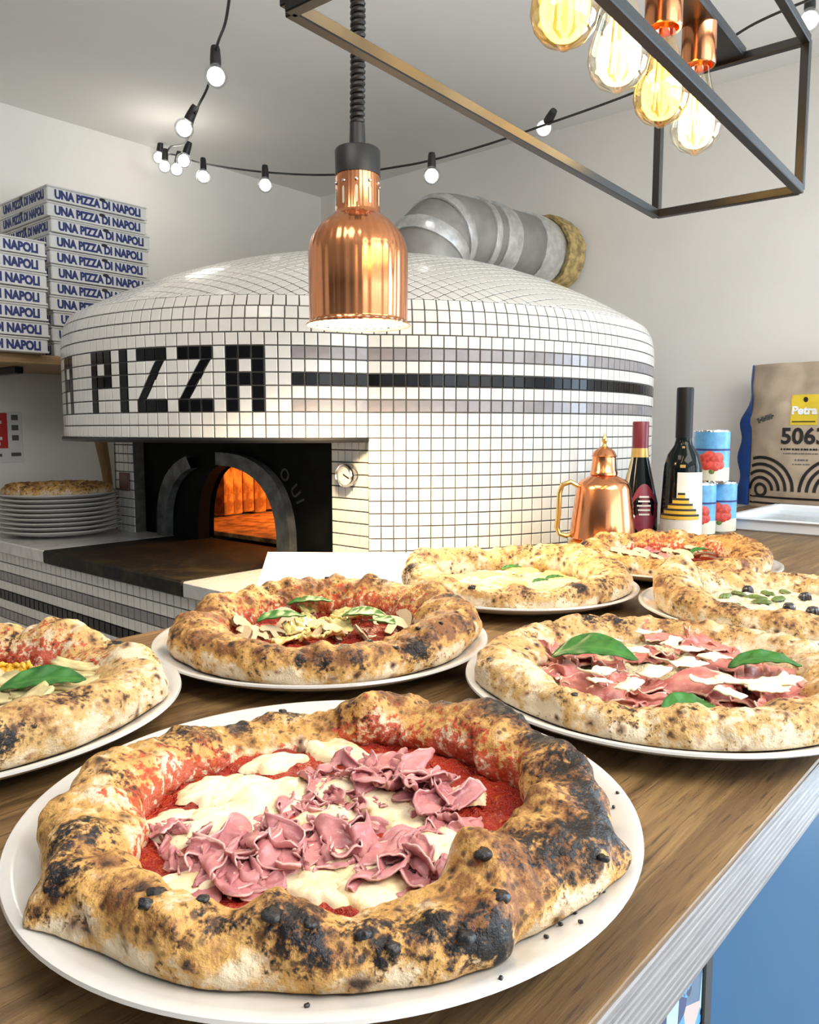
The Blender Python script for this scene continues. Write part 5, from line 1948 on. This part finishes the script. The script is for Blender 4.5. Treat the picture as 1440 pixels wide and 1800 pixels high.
for i in range(turns * 14 + 1):
    t = i / (turns * 14)
    z = zc0 + (zc1 - zc0) * t
    coil.append((.0085 * math.cos(t * turns * 2 * math.pi) + .003 * math.sin(t * 5), .0085 * math.sin(t * turns * 2 * math.pi), z))
build('coiled_cord', MB().tube(coil, .0042, 7), M['black_plastic'], hl, True)
build('ceiling_cup', MB().lathe([(0, zc1 - .03), (.04, zc1 - .03), (.05, zc1), (0, zc1)], 32), M['black_plastic'], hl, True)
build('bulb', MB().lathe([(0, .020), (.03, .024), (.048, .038), (.052, .055), (.044, .085), (.025, .12), (.02, .15), (0, .15)], 32), emit('heat_bulb', (1.0, .80, .50), 22), hl, True)
ll = bpy.data.lights.new('heat_lamp_light', 'SPOT')
ll.energy, ll.color, ll.shadow_soft_size, ll.spot_size, ll.spot_blend = 29, (1.0, .74, .42), .05, R_(150), .5
llo = bpy.data.objects.new('heat_lamp_light', ll)
llo.location = (.939, .932, 1.468)
COL.objects.link(llo)

# ================================================================ black frame pendant
def cam3(px, py, d):
    u, w = (px - 720) / 1390.0, (900 - py) / 1390.0
    v_ = np.array([CA * CF, SA * CF, -SF]) + u * np.array([SA, -CA, 0]) + w * np.array([CA * SF, SA * SF, CF])
    return np.array(CAMP) + v_ * d
hA = R_(2.83)            # heading of the frame's long side
lat, dep = .450, 1.171           # middle of its far end
fwv, rtv = np.array([CA, SA]), np.array([SA, -CA])
endc = fwv * dep + rtv * lat
ldir = np.array([math.cos(hA), math.sin(hA)])
FLn, FWd, FH, FZ = .749, .198, .192, 1.623
pd = thing('frame_pendant', 'black open frame pendant lamp with copper sockets and amber filament bulbs', 'lamp', (endc[0] - ldir[0] * FLn / 2, endc[1] - ldir[1] * FLn / 2, FZ), hA)
bt = .0115
hl_, hw_ = FLn / 2, FWd / 2
for sy in (-1, 1):
    build('long_bar', MB().box((0, sy * hw_, 0), (FLn, bt, bt), .001), M['black_metal'], pd)
for sx in (-1, 1):
    build('end_bar', MB().box((sx * hl_, 0, 0), (bt, FWd, bt), .001), M['black_metal'], pd)
    build('end_bar', MB().box((sx * hl_, 0, FH), (bt, FWd, bt), .001), M['black_metal'], pd)
    for sy in (-1, 1):
        build('post', MB().box((sx * hl_, sy * hw_, FH / 2), (bt, bt, FH), .001), M['black_metal'], pd)
build('long_bar', MB().box((0, -hw_, FH), (FLn, bt, bt), .001), M['black_metal'], pd)
build('long_bar', MB().box((0, hw_, FH), (FLn, bt, bt), .001), M['black_metal'], pd)
build('socket_rail', MB().box((0, 0, FH + .006), (FLn, .045, .014), .002), M['black_metal'], pd)
for sx in (-1, 1):
    build('hanger', MB().tube([(sx * .25, 0, FH), (sx * .25, 0, CEIL - FZ)], .004, 8), M['black_metal'], pd)
M['amber_glass'] = thin_glass('amber_glass', (1.0, .78, .36), .10)
M['clear_glass'] = thin_glass('clear_bulb_glass', (1.0, .94, .78), .10)
M['filament'] = emit('filament', (1.0, .66, .16), 9)
BS = .79
bulbp = [(0, -.151), (.004, -.150), (.008, -.146), (.020, -.139), (.029, -.125), (.0325, -.108), (.031, -.090), (.025, -.068), (.0185, -.045), (.0150, -.025), (.0140, -.010), (.0135, 0)]
for k in range(5):
    xk = hl_ - .126 - .1215 * k
    so = build('copper_socket', MB().lathe([(0, FH + .008), (.0215, FH + .008), (.0215, FH - .048), (.0205, FH - .050), (.018, FH - .050), (.018, FH - .040), (0, FH - .040)], 36), M['copper'], pd, True, sharp=40, loc=(xk, 0, 0))
    gl = build('filament_bulb', MB().lathe([(r_, z_ * BS) for r_, z_ in bulbp], 40), M['amber_glass'] if k % 2 else M['clear_glass'], pd, True, loc=(xk, 0, FH - .041), sharp=80)
    mb = MB()
    for q in range(8):
        a = q * math.pi / 4
        mb.tube([(.008 * math.cos(a), .008 * math.sin(a), -.036), (.013 * math.cos(a + .2), .013 * math.sin(a + .2), -.094)], .0014, 6)
    build('filament', mb, M['filament'], gl, True)
    build('stem', MB().lathe([(0, -.005), (.006, -.02), (.003, -.04), (.002, -.08), (0, -.08)], 12), M['clear_glass'], gl, True)
    pl_ = bpy.data.lights.new('pendant_bulb_light', 'POINT')
    pl_.energy, pl_.color, pl_.shadow_soft_size = .9, (1.0, .72, .35), .03
    po = bpy.data.objects.new('pendant_bulb_light', pl_)
    po.parent = pd
    po.location = (xk, 0, FH - .041 - .066)
    COL.objects.link(po)

# ================================================================ festoon string lights
fs = thing('festoon_lights', 'string of white globe bulbs on a black cable sagging along the ceiling', 'string lights', (1.66, 2.74, 2.30))
FO = np.array([1.66, 2.74, 2.30])
hook = cam3(275, 262, 3.04)
hook[1] = 2.755; hook[2] = 2.335
c1 = [cam3(405, -15, 1.45), cam3(396, 40, 1.54), cam3(381, 82, 1.64), cam3(366, 150, 1.76), cam3(345, 195, 1.90), cam3(326, 250, 2.35), cam3(300, 258, 2.75), hook]
c2 = [hook, cam3(306, 272, 2.85), cam3(360, 288, 2.70), cam3(470, 303, 2.52), cam3(590, 307, 2.34), cam3(700, 293, 2.22), cam3(765, 280, 2.17), cam3(850, 256, 2.10), cam3(945, 224, 2.03), cam3(1140, 152, 1.90), cam3(1270, 76, 1.78), cam3(1340, 35, 1.72), cam3(1470, -20, 1.64)]
def smooth_path(pts, n=8):
    P = [np.array(p) for p in pts]
    P = [2 * P[0] - P[1]] + P + [2 * P[-1] - P[-2]]
    out = []
    for i in range(1, len(P) - 2):
        for t in np.linspace(0, 1, n, endpoint=False):
            a, b, c, d = P[i - 1], P[i], P[i + 1], P[i + 2]
            out.append(.5 * (2 * b + (c - a) * t + (2 * a - 5 * b + 4 * c - d) * t * t + (3 * b - a - 3 * c + d) * t ** 3))
    return out + [P[-2]]
for cpath in (c1, c2):
    build('cable', MB().tube([tuple(p - FO) for p in smooth_path(cpath)], .0030, 8), M['black_plastic'], fs, True)
M['globe'] = thin_glass('globe_glass', (.97, .98, 1.0), .10)
M['glow'] = emit('globe_filament', (1.0, .97, .90), 3.0)
globe = MB().lathe([(.0100, 0), (.0105, -.008)] + [(.0235 * math.sin(t), -.030 + .0235 * math.cos(t)) for t in np.linspace(.50, math.pi, 18)], 28).mesh('globe', True, 70)
core = MB().lathe([(0, -.010)] + [(.0185 * math.sin(t), -.030 + .0185 * math.cos(t)) for t in np.linspace(.2, math.pi, 12)], 18).mesh('core', True, 70)
globe.materials.append(M['globe']); core.materials.append(M['glow'])
socket = MB().lathe([(0, .030), (.0085, .030), (.0100, .024), (.0115, .004), (.0115, -.008), (0, -.008)], 20).mesh('socket', True, 40)
socket.materials.append(M['black_plastic'])
for (px, py, d, tx, ty) in [(379, 108, 1.66, 0, 0), (334, 206, 1.93, .5, .3), (281, 262, 2.95, .3, 0), (290, 277, 2.86, .1, 0), (313, 282, 2.75, .2, .1), (328, 266, 2.52, .3, .2), (357, 294, 2.66, 0, 0), (466, 308, 2.5, 0, 0), (759, 289, 2.16, 0, 0), (965, 210, 2.02, .9, -.9), (1424, 10, 1.7, 0, 0)]:
    p = cam3(px, py, d) - FO
    s_ = add('bulb_socket', socket, None, fs, tuple(p), (tx, ty, 0))
    gb = add('globe_bulb', globe, None, fs, tuple(p), (tx, ty, 0))
    add('glowing_core', core, None, gb, (0, 0, 0))
pl_ = bpy.data.lights.new('festoon_light', 'POINT')
pl_.energy, pl_.color, pl_.shadow_soft_size = 1.0, (1.0, .95, .84), .08
po = bpy.data.objects.new('festoon_light', pl_)
po.location = tuple(cam3(305, 292, 2.72))
COL.objects.link(po)
